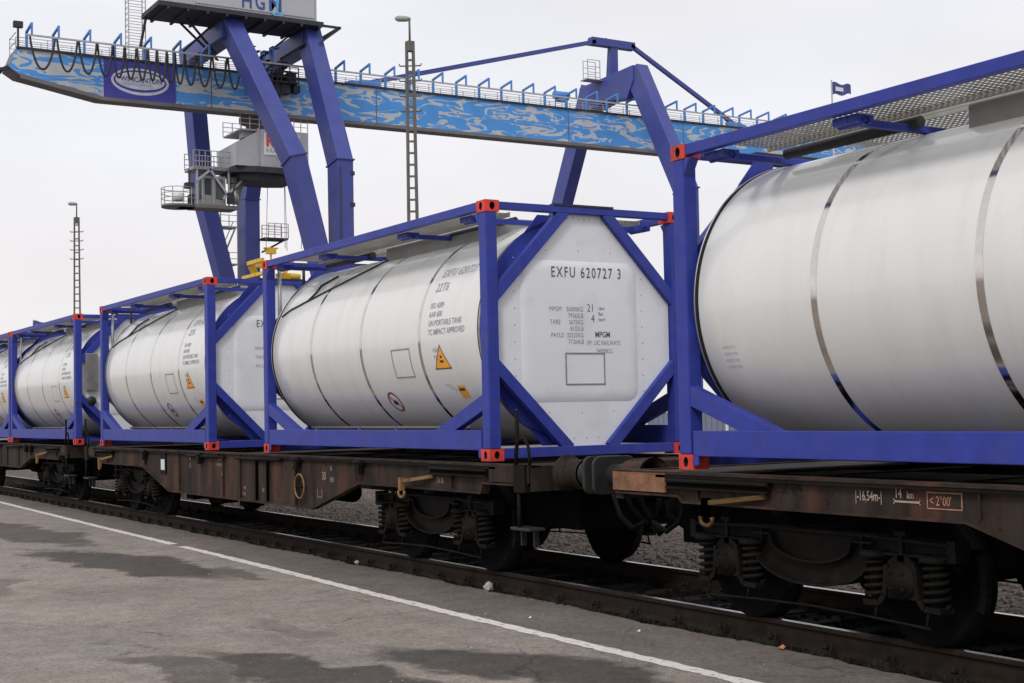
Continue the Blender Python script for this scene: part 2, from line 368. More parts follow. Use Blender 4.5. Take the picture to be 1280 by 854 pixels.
    l(mth('ADD', noise(90, 4, .7), noise(14, 4, .6)), b.inputs['Height']); l(b.outputs[0], p.inputs['Normal'])
    return m
M['asphalt'] = asphalt_material()
M['ground'] = mat('dusty_ground', (.17, .15, .135), .95, var=.25, scale=.8, bump=.4, bscale=20)
M['ballast'] = mat('ballast_bed', (.105, .085, .07), .95, var=.45, scale=28, bump=1, bscale=45, dirt=(.05, .04, .033), dirt_amt=.7, dirt_scale=2)
def pebble(m, scale):                               # stones as voronoi cells: own tone each, dark joints, rounded relief
    t = m.node_tree; l = t.links.new; p = t.nodes['Principled BSDF']; co = N('ShaderNodeTexCoord', t)
    v1 = N('ShaderNodeTexVoronoi', t); v1.inputs['Scale'].default_value = scale; v2 = N('ShaderNodeTexVoronoi', t); v2.inputs['Scale'].default_value = scale; v2.feature = 'DISTANCE_TO_EDGE'
    l(co.outputs['Object'], v1.inputs['Vector']); l(co.outputs['Object'], v2.inputs['Vector'])
    sp_ = N('ShaderNodeSeparateColor', t); l(v1.outputs['Color'], sp_.inputs[0])
    r = N('ShaderNodeMapRange', t); r.inputs['To Min'].default_value = .55; r.inputs['To Max'].default_value = 1.6; l(sp_.outputs[0], r.inputs['Value'])
    e_ = N('ShaderNodeMapRange', t); e_.inputs['From Max'].default_value = .12; e_.inputs['To Min'].default_value = .25; l(v2.outputs['Distance'], e_.inputs['Value'])
    mm = N('ShaderNodeMath', t, operation='MULTIPLY'); l(r.outputs[0], mm.inputs[0]); l(e_.outputs[0], mm.inputs[1])
    src = p.inputs['Base Color'].links[0].from_socket
    sc = N('ShaderNodeVectorMath', t, operation='SCALE'); l(src, sc.inputs[0]); l(mm.outputs[0], sc.inputs['Scale']); l(sc.outputs[0], p.inputs['Base Color'])
    b = N('ShaderNodeBump', t); b.inputs['Strength'].default_value = 1; b.inputs['Distance'].default_value = .03; l(v2.outputs['Distance'], b.inputs['Height']); l(b.outputs[0], p.inputs['Normal'])
pebble(M['ballast'], 18)
M['shadebed'] = mat('shade_dark_track_bed', (.008, .0065, .0055), .95, spec=.1, var=.5, scale=22, bump=1, bscale=45, dirt=(.022, .017, .013), dirt_amt=.5, dirt_scale=3)  # bed colour includes the black shadow the wagons leave on it
pebble(M['shadebed'], 18)
M['line'] = mat('worn_white_road_paint', (.66, .62, .57), .8, var=.10, scale=25, dirt=(.19, .17, .155), dirt_amt=.75, dirt_scale=16, dirt_lo=.55, dirt_hi=.63, bump=.3, bscale=120)
g = MB(); g.add([(-2500, -2500, G-.03), (2500, -2500, G-.03), (2500, 2500, G-.03), (-2500, 2500, G-.03)], [(0, 1, 2, 3)]); structure('ground', g, 'ground')
g = MB(); pts = []
random.seed(3)
xs = [-140+i*.12 for i in range(int(165/.12))]
vs = []; fs = []
for i, x in enumerate(xs):
    ye = .27 + .035*math.sin(x*2.1) + .02*math.sin(x*7.3+1) + random.uniform(-.022, .022) - .012*max(0, x)
    vs += [(x, -40, G), (x, ye, G), (x, ye+.03, G-.05)]
    if i: a = 3*(i-1); b = 3*i; fs += [(a, b, b+1, a+1), (a+1, b+1, b+2, a+2)]
g.add(vs, fs); structure('asphalt_apron', g, 'asphalt')
g = MB(); vs = []; fs = []                                            # painted line, slightly ragged, one small gap
i0 = 0
for seg in ((-120, -7.95), (-7.58, 14)):
    x = seg[0]; first = True
    while x <= seg[1]:
        yc = -.74 - .0115*x - .06*math.exp(-((x-.3)/4)**2) + .05*max(0, (-x-12)/9 if x < -12 else 0)
        wdt = .068; vs += [(x, yc-wdt+random.uniform(-.013, .013), G+.004), (x, yc+wdt+random.uniform(-.013, .013), G+.004)]
        if not first: n = len(vs); fs.append((n-4, n-2, n-1, n-3))
        first = False; x += .08
g.add(vs, fs); structure('painted_line', g, 'line')
g = MB(); g.add([(-400, .2, G-.02), (60, .2, G-.02), (60, 2.55, G-.02), (-400, 2.55, G-.02)], [(0, 1, 2, 3)]); structure('track_bed', g, 'shadebed')
g = MB(); g.add([(-400, 2.5, G-.012), (60, 2.5, G-.012), (60, 3.2, G+.05), (-400, 3.2, G+.05), (60, 11, G+.05), (-400, 11, G+.05), (60, 11.6, G-.04), (-400, 11.6, G-.04)], [(0, 1, 2, 3), (3, 2, 4, 5), (5, 4, 6, 7)]); structure('gravel_bed', g, 'ballast')

def stones(name, mname, n, fx, fy, fz, smin, smax, label, cat):
    random.seed(hash(name) % 1000 if False else len(name)*17)
    ico = bmesh.new(); bmesh.ops.create_icosphere(ico, subdivisions=1, radius=1); ico.verts.ensure_lookup_table()
    bv = [v.co.copy() for v in ico.verts]; bf = [tuple(v.index for v in f.verts) for f in ico.faces]; ico.free()
    mb = MB()
    for _ in range(n):
        x, y = fx(), fy(); s = random.uniform(smin, smax); z = fz(x, y)
        q = Matrix.Rotation(random.uniform(0, 6.28), 3, Vector((random.random(), random.random(), random.random()+.01)).normalized())
        sc = Vector((random.uniform(.7, 1.3), random.uniform(.7, 1.3), random.uniform(.5, .9)))*s
        mb.add([Vector((x, y, z+s*.2)) + q @ Vector((v.x*sc.x*random.uniform(.8, 1.2), v.y*sc.y, v.z*sc.z)) for v in bv], bf)
    o = mb.build(name, mname); return tag(o, label, cat, kind='stuff')
def near_x(a, b): return lambda: b-(b-a)*random.random()**1.8
stones('gravel', 'stone', 24000, near_x(-34, 9), lambda: 2.5+6.5*random.random()**1.7, lambda x, y: G+(.05 if y > 3.2 else -.012+.062*(y-2.5)/.7)-.006, .018, .042, 'pale grey ballast gravel lying beyond the far rail', 'gravel')
stones('oily_gravel', 'darkstone', 4500, near_x(-32, 8), lambda: random.uniform(.42, 2.5), lambda x, y: G-.02, .018, .04, 'gravel between the two rails, coloured dark for the shade below the wagons', 'gravel')
stones('edge_rubble', 'darkstone', 2600, near_x(-26, 8.5), lambda: random.gauss(.31, .035), lambda x, y: G-.015, .008, .026, 'loose dark grit along the ragged asphalt edge', 'grit')
stones('apron_grit', 'darkstone', 240, near_x(-16, 7), lambda: -.9-4.6*random.random(), lambda x, y: G, .002, .007, 'dark crumbs of grit scattered over the asphalt apron', 'grit')
stones('pale_grit', 'paper', 110, near_x(-14, 7), lambda: -.2-3.6*random.random()**2, lambda x, y: G, .003, .010, 'pale crumbs scattered over the asphalt beside the white line', 'grit')
w = MB(); random.seed(5)
for _ in range(1600):
    x = 8.5-36*random.random()**1.6; y = random.gauss(.30, .03)
    if random.random() < .6: x = 6.6-.6*round((6.6-x)/.6)+random.gauss(0, .05)
    for k in range(4):
        a = random.uniform(0, 6.28); h = random.uniform(.02, .085); dx, dy = math.cos(a)*.03, math.sin(a)*.03
        w.add([(x-.004, y, G-.02), (x+.004, y, G-.02), (x+dx, y+dy, G-.02+h)], [(0, 1, 2)])
tag(w.build('weeds', 'weed'), 'tufts of dry dark weeds between asphalt and near rail', 'weeds', kind='stuff')

# ------------------------------------------------------------------ railway track
trk = empty('railway_track', (0, 1.22, G), 'rusty standard gauge track with bolted clips under the tank wagons', 'track')
def loc(y): return y-1.22
for ry in RAILS:
    y = loc(ry); mb = MB(); H = RT-G
    prof = [(-.075, -.012), (-.075, .0), (-.012, .022), (-.010, H-.045), (-.034, H-.032), (-.035, H-.006), (-.028, H), (.028, H), (.035, H-.006), (.034, H-.032), (.010, H-.045), (.012, .022), (.075, .0), (.075, -.012)]
    mb.use('rail'); n = len(prof); xs_ = [-260, -60, 30]
    b = 0; vs = [(x, y+p, q) for x in xs_ for p, q in prof]; mb.v += vs
    for i in range(len(xs_)-1):
        for k in range(n):
            k2 = (k+1) % n
            mb.use('railtop' if k == 6 else 'rail'); mb.face((i*n+k, i*n+k2, (i+1)*n+k2, (i+1)*n+k))
    mb.build('rail', None, trk)
def sleeper_mb(x):
    mb = MB(); mb.box(x-.13, x+.13, loc(-.07)+.32, loc(2.52), -.17, -.005); return mb
def clip_mb(x, y, side):
    mb = MB(); yy = loc(y)+side*.095
    mb.box(x-.055, x+.055, yy-.045, yy+.045, -.004, .018)
    mb.tube([(x-.028, yy-.01*side, .015), (x-.028, yy-.03*side, .05), (x+.028, yy-.03*side, .05), (x+.028, yy-.01*side, .015)], .011, 6)
    mb.tube([(x, yy+.012*side, .0), (x, yy+.012*side, .065)], .014, 6); mb.tube([(x, yy+.012*side, .03), (x, yy+.012*side, .048)], .024, 6)
    return mb
s0 = sleeper_mb(0).build('sleeper', 'sleeper', trk, bevel=.01); s0.location.x = 6.6
c0 = clip_mb(0, RAILS[0], -1).build('rail_clip', 'rail', trk); c0.location.x = 6.6; c0.scale = (1.15, 1.0, 1.25)
c1 = clip_mb(0, RAILS[1], -1).build('rail_fastening', 'rail', trk); c1.location.x = 6.6
SP = .6; x = 6.6
for i in range(1, 95):
    for src in (s0, c0) + ((c1,) if i < 40 else ()):
        c = src.copy(); C.objects.link(c); c.parent = trk; c.location.x = 6.6-i*SP
rest = MB()
for i in range(95, 400):
    xx = 6.6-i*SP; rest.box(xx-.13, xx+.13, -.97, 1.3, -.17, -.005)
tag(rest.build('distant_sleepers', 'sleeper', trk), kind='stuff')
rest = MB()
for i in range(95, 300):
    xx = 6.6-i*SP; rest.box(xx-.05, xx+.05, loc(RAILS[0])-.13, loc(RAILS[0])-.05, -.004, .05)
tag(rest.build('distant_rail_clips', 'rail', trk), kind='stuff')

def lump(name, loc_, s, m, label, cat):
    bm = bmesh.new(); bmesh.ops.create_icosphere(bm, subdivisions=2, radius=1)
    for v in bm.verts: v.co *= random.uniform(.82, 1.15)
    for v in bm.verts: v.co = Vector((v.co.x*s[0], v.co.y*s[1], v.co.z*s[2]))
    me = bpy.data.meshes.new(name); bm.to_mesh(me); bm.free(); me.materials.append(M[m])
    o = bpy.data.objects.new(name, me); C.objects.link(o); o.location = loc_; return tag(o, label, cat)
lump('stone', (-.55, .27, G+.035), (.06, .05, .055), 'paper', 'fist sized pale stone lying against the near rail below the wagon end', 'stone')
lump('stone', (-3.75, .28, G+.02), (.035, .03, .025), 'paper', 'small whitish stone at the asphalt edge left of the nearer bogie', 'stone')
def scrap(loc_, s, m, label):
    mb = MB(); a = [(-s, -.3*s, 0), (0, -.5*s, .25*s), (s, -.2*s, 0), (1.1*s, .4*s, .5*s), (.1*s, .55*s, .9*s), (-.9*s, .5*s, .3*s)]
    mb.prism(a, (0, 0, .002)); o = mb.build('litter_scrap', m); o.location = loc_; return tag(o, label, 'litter')
scrap((3.9, .20, G+.012), .032, 'litter', 'crumpled orange scrap standing beside the near rail')
scrap((5.75, .17, G+.01), .020, 'litter', 'tiny orange scrap near the bottom right edge of the asphalt')
for (x_, y_, lb) in ((2.55, -.12, 'flat white scrap lying by the asphalt edge below the buffers'), (1.35, -.42, 'white crumb of paper left of the flat scrap on the dark strip')):
    scrap((x_, y_, G+.003), .018, 'placard', lb)

# ------------------------------------------------------------------ tank container
LC, WC, HC = 6.058, 2.438, 2.591
CY, CZ, RR = 1.219, 1.315, 1.165
def casting(parent, x, y, z, sx, sy, top):          # outer corner at (x,y,z0); extends inwards
    mb = MB(); lx, ly, lz = .178, .162, .118
    cx, cy, cz = x - sx*lx/2, y - sy*ly/2, z + (lz/2 if not top else -lz/2)
    holed_face(mb, (cx, y, cz), (1, 0, 0), (0, 0, 1), (0, sy, 0), lx, lz, .030, .040, .05, 'red', 'black')
    holed_face(mb, (x, cy, cz), (0, 1, 0), (0, 0, 1), (sx, 0, 0), ly, lz, .030, .040, .05, 'red', 'black')
    holed_face(mb, (cx, cy, cz + (lz/2 if top else -lz/2)), (1, 0, 0), (0, 1, 0), (0, 0, 1 if top else -1), lx, ly, .05, .03, .03, 'red', 'black')
    mb.use('red'); x2, y2 = x-sx*lx, y-sy*ly; zt, zb = cz+lz/2, cz-lz/2
    mb.add([(x2, y, zb), (x2, y2, zb), (x2, y2, zt), (x2, y, zt)], [(0, 1, 2, 3)])
    mb.add([(x, y2, zb), (x2, y2, zb), (x2, y2, zt), (x, y2, zt)], [(0, 1, 2, 3)])
    zz = zb if top else zt
    mb.add([(x, y, zz), (x2, y, zz), (x2, y2, zz), (x, y2, zz)], [(0, 1, 2, 3)])
    return mb.build('corner_casting', None, parent)
def cyl_map(x0, ang0, r=RR+.003):                   # u to +x, v up the side; ang measured from horizontal (-y side)
    return lambda u, v: (x0+u, CY-r*math.cos(ang0+v/r), CZ+r*math.sin(ang0+v/r))
def ang_of(z): return math.asin(max(-1, min(1, (z-CZ)/RR)))
def cyl_strip(mb, pts_, r):                          # polygon (u, v) grid mapped on the shell, subdivided
    pass
def make_container(label):
    root = empty('tank_container', (0, 0, 0), label, 'tank container', 'blue framed tank containers riding on the flat wagons')
    for sx, x in ((1, 0), (-1, -LC)):
        for sy, y in ((-1, 0), (1, WC)):
            for top, z in ((False, 0), (True, HC)): casting(root, x, y, z, sx, sy, top)
            mb = MB(); a = .004
            x0, x1 = x-sx*a, x-sx*.150; y0, y1 = y-sy*a, y-sy*.135
            mb.box(x0, x1, y0, y1, .118, HC-.118)
            mb.prism([(x-sx*.150, y0, HC-.118), (x-sx*.178, y0, HC-.118), (x-sx*.24, y0, HC-.118), (x-sx*.150, y0, HC-.26)], (0, -sy*.1, 0))
            mb.build('corner_post', 'blue', root, bevel=.012)
            # low side brace from post to bottom rail
            mb = MB(); yb0 = y-sy*.012
            pt = [(x-sx*.150, .66), (x-sx*.150, .50), (x-sx*.74, .30), (x-sx*1.17, .30)]
            mb.prism([(p, yb0, q) for p, q in pt], (0, -sy*.09, 0)); mb.build('side_brace', 'blue', root, bevel=.004)
    for sy, y in ((-1, 0), (1, WC)):
        mb = MB(); yy = y-sy*.006
        mb.box(-.178, -LC+.178, yy, yy-sy*.11, .105, .305)
        for xa in (-.178, -LC+.178): mb.box(xa, xa+(.06 if xa > -3 else -.06)*-1, yy+.002*sy, yy-sy*.02, .03, .105)
        mb.build('bottom_side_rail', 'blue', root, bevel=.006)
        mb = MB(); mb.box(-.178, -LC+.178, yy, yy-sy*.075, HC-.095, HC-.006); mb.build('top_side_rail', 'blue', root, bevel=.005)
    for sx, x in ((1, 0), (-1, -LC)):
        xx = x-sx*.012
        mb = MB(); mb.box(xx, xx-sx*.09, .162, WC-.162, HC-.085, HC-.012); mb.build('top_end_beam', 'blue', root, bevel=.004)
        mb = MB(); mb.box(xx, xx-sx*.10, .162, WC-.162, .022, .12); mb.build('bottom_end_beam', 'blue', root, bevel=.004)
        mb = MB(); mb.box(x-sx*.004, x-sx*.10, .82, 1.56, HC-.012, HC+.008); mb.build('step_plate', 'rubber', root)
        for (ya, za, yb, zb) in ((.135, 1.66, .95, HC-.085), (WC-.135, 1.66, WC-.95, HC-.085), (.135, .93, .95, .12), (WC-.135, .93, WC-.95, .12)):
            mb = MB(); a_ = Vector((xx-sx*.045, ya, za)); b_ = Vector((xx-sx*.045, yb, zb))
            # shift outwards so that the inner edge runs along the panel
            d = (b_-a_).normalized(); nrm = Vector((0, -d.z, d.y))
            if nrm.dot(Vector((0, CY, CZ))-Vector((0, ya, za))) > 0: nrm = -nrm
            a2, b2 = a_+nrm*.005, b_+nrm*.005
            a2 -= d*.05; b2 += d*.03
            mb.bar(a2, b2, .085, .115, up=nrm); mb.build('end_brace', 'blue', root, bevel=.004)
        # saddle ring that holds the tank end, with flat gusset plates reaching the frame
        mb = MB(); xr = x-sx*(.20 if sx > 0 else .155)
        if sx > 0: mb.lathe((xr, CY, CZ), (-sx, 0, 0), [(0, 1.02), (0, 1.185), (.012, 1.185), (.012, 1.12), (.058, 1.12), (.058, 1.158), (.068, 1.158), (.068, 1.02)], 72, smooth=False)
        else: mb.lathe((xr, CY, CZ), (-sx, 0, 0), [(0, 1.02), (0, 1.155), (.02, 1.155), (.02, 1.02)], 96, smooth=False)
        for sgn in (-1, 1):
            mb.prism([(xr, CY+sgn*.28, HC-.09), (xr, CY+sgn*.48, HC-.09), (xr, CY+sgn*.66, CZ+.975), (xr, CY+sgn*.28, CZ+1.12)], (-sx*.011, 0, 0))
            mb.prism([(xr, CY+sgn*.28, .13), (xr, CY+sgn*.48, .13), (xr, CY+sgn*.66, CZ-.975), (xr, CY+sgn*.28, CZ-1.12)], (-sx*.011, 0, 0))
        for q in range(2): mb.use('blue')
        mb.build('saddle_ring', 'blue', root)
    # tank
    x0, x1 = -.30, -LC+.225
    mb = MB(); prof = [(0, RR-.02), (.004, RR-.004), (.012, RR)]
    NX = 16; ln = x0-x1
    prof += [(.012+(ln-.024)*k/NX, RR) for k in range(1, NX)] + [(ln-.012, RR), (ln-.004, RR-.004), (ln, RR-.02)]
    mb.lathe((x1, CY, CZ), (1, 0, 0), prof, 128)
    shell = mb.build('tank_shell', 'tank', root)
    for bx in (-LC+1.53, -LC+3.0, -LC+4.49):
        mb = MB(); mb.lathe((bx, CY, CZ), (1, 0, 0), [(-.030, RR-.001), (-.030, RR+.003)], 160); mb.lathe((bx, CY, CZ), (1, 0, 0), [(-.030, RR+.003), (.030, RR+.003)], 160); mb.lathe((bx, CY, CZ), (1, 0, 0), [(.030, RR+.003), (.030, RR-.001)], 160); mb.build('steel_band', 'steel', shell)
    for xe, d in ((x0, 1), (x1, -1)):
        mb = MB(); mb.lathe((xe, CY, CZ), (d, 0, 0), [(-.002, RR-.03), (-.002, RR-.014), (.012, RR-.014), (.012, RR-.035)], 96); mb.build('edge_trim', 'dullsteel', shell)
        mb = MB(); mb.lathe((xe, CY, CZ), (d, 0, 0), [(.002, RR-.05), (.002, RR+.003), (.030, RR+.003), (.030, RR-.05)], 96); mb.build('edge_seal', 'black', shell)
        mb = MB(); mb.lathe((xe, CY, CZ), (d, 0, 0), [(.030, RR-.05), (.030, RR+.009), (.038, RR+.009), (.038, RR-.05)], 96); mb.build('edge_bead', 'dullsteel', shell)
        mb = MB(); mb.lathe((xe, CY, CZ), (d, 0, 0), [(.0, RR-.045), (.08, RR-.06)] + [(.05+.11*math.sin(a), (RR-.06)*math.cos(a)) for a in [PI/2*k/8 for k in range(9)]], 64)
        mb.build('tank_end', 'dullsteel', shell)
    # octagonal end sheet with its pressed field, rivets, frame for a placard and lettering
    PX = -.075; oc = [(.145, .90), (.93, .115), (WC-.93, .115), (WC-.145, .90), (WC-.145, 1.69), (WC-.93, HC-.08), (.93, HC-.08), (.145, 1.69)]
    mb = MB(); mb.prism([(PX-.012, y, z) for y, z in oc], (.012, 0, 0))
    # returned rim behind the sheet
    for i in range(8):
        a, b = oc[i], oc[(i+1) % 8]
        mb.add([(PX-.012, *a), (PX-.012, *b), (PX-.12, *b), (PX-.12, *a)], [(0, 1, 2, 3)])
    mb.mats = []; mb.use('panel'); mb.mi = [0]*len(mb.f); mb.use('inkgrey')
    rv = [(.36, .5+.17*k) for k in range(10)] + [(1.94, .5+.17*k) for k in range(10)] + [(.75, 2.12), (1.15, 2.13), (1.55, 2.12), (.75, .47), (1.15, .46), (1.55, .47), (1.05, .2), (1.2, .2), (1.35, .2)] + [(.95+.07*k, 2.46) for k in range(8)]
    for (y, z) in rv: mb.lathe((PX, y, z), (1, 0, 0), [(0, .0075), (.003, .006), (.004, .0001)], 8)
    panel = mb.build('end_panel', None, root)
    def rrect(y0, y1, z0, z1, r, x):
        pts_ = []
        for cy_, cz_, a0 in ((y1-r, z1-r, 0), (y0+r, z1-r, PI/2), (y0+r, z0+r, PI), (y1-r, z0+r, 3*PI/2)):
            for k in range(7): a = a0+PI/2*k/6; pts_.append((x, cy_+r*math.cos(a), cz_+r*math.sin(a)))
        return pts_
    mb = MB(); rings = [rrect(.43, 1.87, .57, 2.02, .13, PX+.0005), rrect(.45, 1.85, .59, 2.0, .12, PX+.008), rrect(.49, 1.81, .64, 1.96, .10, PX+.018), rrect(.54, 1.76, .69, 1.91, .08, PX+.02)]
    n = len(rings[0])
    for R_ in rings: mb.v += R_
    for i in range(len(rings)-1):
        for k in range(n): mb.face((i*n+k, i*n+(k+1) % n, (i+1)*n+(k+1) % n, (i+1)*n+k), True)
    mb.face([3*n+k for k in range(n)], True)
    mb.build('pressed_field', 'panel', panel)

    XF = PX+.0225
    mb = MB(); y0, y1, z0, z1, t_ = .945, 1.435, .745, 1.075, .012
    mb.box(XF-.001, XF+.004, y0, y1, z0, z0+t_); mb.box(XF-.001, XF+.004, y0, y1, z1-t_, z1); mb.box(XF-.0015, XF+.0035, y0, y0+t_, z0, z1); mb.box(XF-.0015, XF+.0035, y1-t_, y1, z0, z1)
    mb.build('placard_frame', 'dullsteel', panel)
    mb = MB()
    def P(y, z): return lambda u, v: (XF, y+u, z+v)
    mb.use('softink'); put_text(mb, 'EXFU 620727 3', .155, P(.79, 1.85), sx=.70, bold=.0006, space=1.28)
    put_text(mb, 'MPGM', .085, P(1.32, 1.235), sx=.80, bold=.001); 
    mb.use('inkgrey')
    for i, (a, b_) in enumerate((('MPGM', '36000KG'), ('', '79365LB'), ('TARE', '3675KG'), ('', '8102LB'), ('PAYLD', '32325KG'), ('', '71264LB'))):
        z = 1.50-.067*i
        if a: put_text(mb, a, .068, P(.76+.004*i, z), sx=.8)
        put_text(mb, b_, .068, P(1.18, z), 'RIGHT', sx=.8)
    put_text(mb, 'IM  UIC RAILWAYS', .07, P(1.22, 1.155), sx=.72); put_text(mb, '34000KG', .068, P(1.33, 1.07), sx=.78)
    mb.use('inkblue'); put_text(mb, '21', .115, P(1.225, 1.50), sx=.8); put_text(mb, '4', .115, P(1.275, 1.39), sx=.8)
    for i, a in enumerate(('cbm', 'Bar', 'bar/t')): put_text(mb, a, .05, P(1.37, 1.52-.058*i), sx=.9)
    mb.build('lettering', None, panel)
    # side markings on the cladding
    mb = MB(); mb.use('inkgrey')
    put_text(mb, 'EXFU 620727 3', .15, cyl_map(-1.36, ang_of(1.94)), sx=.78, bold=.002, space=1.15); put_text(mb, '22T6', .15, cyl_map(-1.36, ang_of(1.78)), sx=.9, bold=.001)
    for i, s_ in enumerate(('ISO 4209', 'AAR 600', 'UN PORTABLE TANK', 'TC IMPACT APPROVED')): put_text(mb, s_, .088, cyl_map(-1.36, ang_of(1.60-.095*i)), sx=.88, bold=.0008)
    put_text(mb, '4 BAR', .07, cyl_map(-1.28, ang_of(1.13)), sx=.9); put_text(mb, 'TEST', .07, cyl_map(-1.28, ang_of(1.05)), sx=.9)
    mb.use('inkblue')
    for i in range(3): put_text(mb, 'T 11', .05, cyl_map(-1.2+.07*i, ang_of(.76-.03*i)))
    mb.use('inkfaint')
    for i in range(4): put_text(mb, 'INSPECTED', .033, cyl_map(-5.62, ang_of(.94-.05*i)))
    mb.build('lettering', None, shell)
    def grid(mb, poly, x0_, ang0, r, k=6):
        # poly as a quad list of (u0,u1) spans over rows of v
        rows = len(poly); b = len(mb.v)
        for (v, u0, u1) in poly:
            for j in range(k+1): mb.v.append(cyl_map(x0_, ang0, r)(u0+(u1-u0)*j/k, v))
        for i in range(rows-1):
            for j in range(k): mb.face((b+i*(k+1)+j, b+i*(k+1)+j+1, b+(i+1)*(k+1)+j+1, b+(i+1)*(k+1)+j))
    a_ = ang_of(.96)
    mb = MB(); mb.use('orange'); grid(mb, [(v*.24, .16*v, .32-.16*v) for v in [k/6 for k in range(7)]], -1.28, a_, RR+.003)
    mb.use('ink')
    t1, t2 = .30, .34
    grid(mb, [(-.012, -.02, .34), (.0, -.02, .34)], -1.28, a_, RR+.0045)
    for sg in (0, 1):
        rows = [(v*.262-.012, (-.02+.18*v) if not sg else (.34-.18*v-.012), (-.02+.18*v+.012) if not sg else (.34-.18*v)) for v in [k/6 for k in range(7)]]
        grid(mb, rows, -1.28, a_, RR+.0045)
    grid(mb, [(.06, .12, .20), (.085, .12, .20)], -1.28, a_, RR+.0055); grid(mb, [(.11, .14, .18), (.135, .14, .18)], -1.28, a_, RR+.0055)
    mb.build('warning_triangle', None, shell)
    mb = MB(); mb.use('orange'); grid(mb, [(0, 0, .16), (.07, 0, .16), (.15, 0, .16)], -.99, ang_of(.64), RR+.003)
    mb.use('ink'); grid(mb, [(.09, .02, .14), (.12, .02, .14)], -.99, ang_of(.64), RR+.0045); mb.build('orange_plate', None, shell)
    mb = MB(); aa = ang_of(.62); R0 = .14; fm = cyl_map(-2.62, aa, RR+.003); K = 40
    mb.use('signred'); b = len(mb.v)
    for k in range(K):
        for rr in (R0, R0-.026): mb.v.append(fm(rr*math.cos(2*PI*k/K), rr*math.sin(2*PI*k/K)))
    for k in range(K): k2 = (k+1) % K; mb.face((b+2*k, b+2*k+1, b+2*k2+1, b+2*k2))
    mb.add([fm(-.07, .085), fm(-.085, .07), fm(.07, -.085), fm(.085, -.07)], [(0, 1, 2, 3)])
    mb.use('ink'); fm2 = cyl_map(-2.62, aa, RR+.0045); mb.add([fm2(-.06, -.02), fm2(.0, -.045), (fm2(.07, -.01)), fm2(.02, .03), fm2(-.03, .02)], [(0, 1, 2, 3, 4)])
    mb.build('prohibition_sign', None, shell)
    mb = MB(); u0, u1, v0, v1, t_ = 0, .45, 0, .33, .012; fm = cyl_map(-2.27, ang_of(.885), RR+.006)
    for (a, b, c, d) in ((u0, u1, v0, v0+t_), (u0, u1, v1-t_, v1), (u0, u0+t_, v0, v1), (u1-t_, u1, v0, v1)):
        ns = 5 if d-c > .1 else 1
        for q in range(ns):
            c0_, c1_ = c+(d-c)*q/ns, c+(d-c)*(q+1)/ns
            mb.add([fm(a, c0_), fm(b, c0_), fm(b, c1_), fm(a, c1_)], [(0, 1, 2, 3)])
    mb.build('placard_frame', 'dullsteel', shell)
    # top walkway of grating on blue brackets
    for (ya, yb, xa, xb) in ((.085, .66, -.62, -LC+.42), (WC-.66, WC-.085, -.62, -LC+.42), (.86, 1.5, -3.72, -LC+.75)):
        mb = MB(); zt = HC-.012
        for k in range(int((xa-xb)/.055)+1): xx = xa-k*.055; mb.box(xx-.024, xx, ya, yb, zt-.016, zt-.012)
        ny = 14
        for k in range(ny): yy = ya+(yb-ya)*k/(ny-1); mb.box(xb, xa, yy-.009, yy+.009, zt-.0155, zt-.0115)
        mb.use('grate')
        for yy in (ya, yb): mb.box(xb, xa, yy-.006, yy+.006, zt-.05, zt+.002)
        mb.build('walkway_grating', 'grate', root)
    for bx in (-.55, -2.0, -4.2, -5.62):
        mb = MB(); mb.bar((bx, .08, HC-.13), (bx, WC-.08, HC-.13), .06, .05)
        for ys in (.085, WC-.085):
            s_ = 1 if ys < 1 else -1
            mb.box(bx-.12, bx+.12, ys, ys+s_*.16, HC-.155, HC-.098)
            mb.lathe((bx-.13, ys+s_*.08, HC-.14), (1, 0, 0), [(0, .03), (.26, .03)], 12)
        mb.build('walkway_bracket', 'blue', root, bevel=.004)
    mb = MB(); mb.tube([(-4.1, .735, HC-.095), (-5.5, .735, HC-.095)], .045, 12); mb.tube([(-.6, .72, HC-.09), (-2.0, .72, HC-.09)], .03, 10); build_each(mb, 'hose_tube', 'rubber', root)
    mb = MB()
    prof = [(.70, HC-.26), (.70, HC-.07), (.73, HC-.035), (1.70, HC-.035), (1.73, HC-.07), (1.73, HC-.26)]
    mb.prism([(-.9, y, z) for y, z in prof], (-2.75, 0, 0)); mb.build('spill_box', 'spill', root, bevel=.01)
    mb = MB(); mb.lathe((-2.0, CY, HC-.2), (0, 0, 1), [(0, .26), (.14, .26), (.165, .23), (.175, 0.001)], 28); mb.build('manhole_lid', 'dullsteel', root)
    # low pipe and cross bearers under the shell
    mb = MB(); mb.tube([(-.9, .30, .325), (-5.1, .30, .325)], .018, 8)
    for bx in (-1.2, -2.6, -3.6, -4.9): mb.box(bx-.012, bx+.012, .26, .34, .14, .335)
    mb.build('drain_pipe', 'drain', root)
    mb = MB()
    for bx in (-1.3, -2.4, -3.6, -4.8): mb.box(bx-.05, bx+.05, .12, WC-.12, .11, .15)
    build_each(mb, 'cross_bearer', 'blue', root)
    # air line draped over the far half of the shell, ladder stile at the far end
    def on(x, y, off=.012):
        dy = CY-y; return (x, y-off*dy/RR, CZ+math.sqrt(max(0, RR*RR-dy*dy))+off)
    mb = MB(); pts_ = [on(-5.72, .16), on(-5.5, .2), on(-5.0, .26), on(-4.5, .34), on(-4.0, .46), on(-3.72, .6), (-3.6, .72, HC-.2)]
    mb.tube(pts_, .011, 6); mb.tube([on(-5.05, .25), on(-4.95, .33), on(-5.0, .42), on(-4.75, .55)], .014, 6); mb.build('air_line', 'rubber', root)
    mb = MB(); mb.tube([(-LC+.10, .215, 1.5), (-LC+.10, .215, HC-.10)], .026, 10); mb.build('document_tube', 'galv', root)
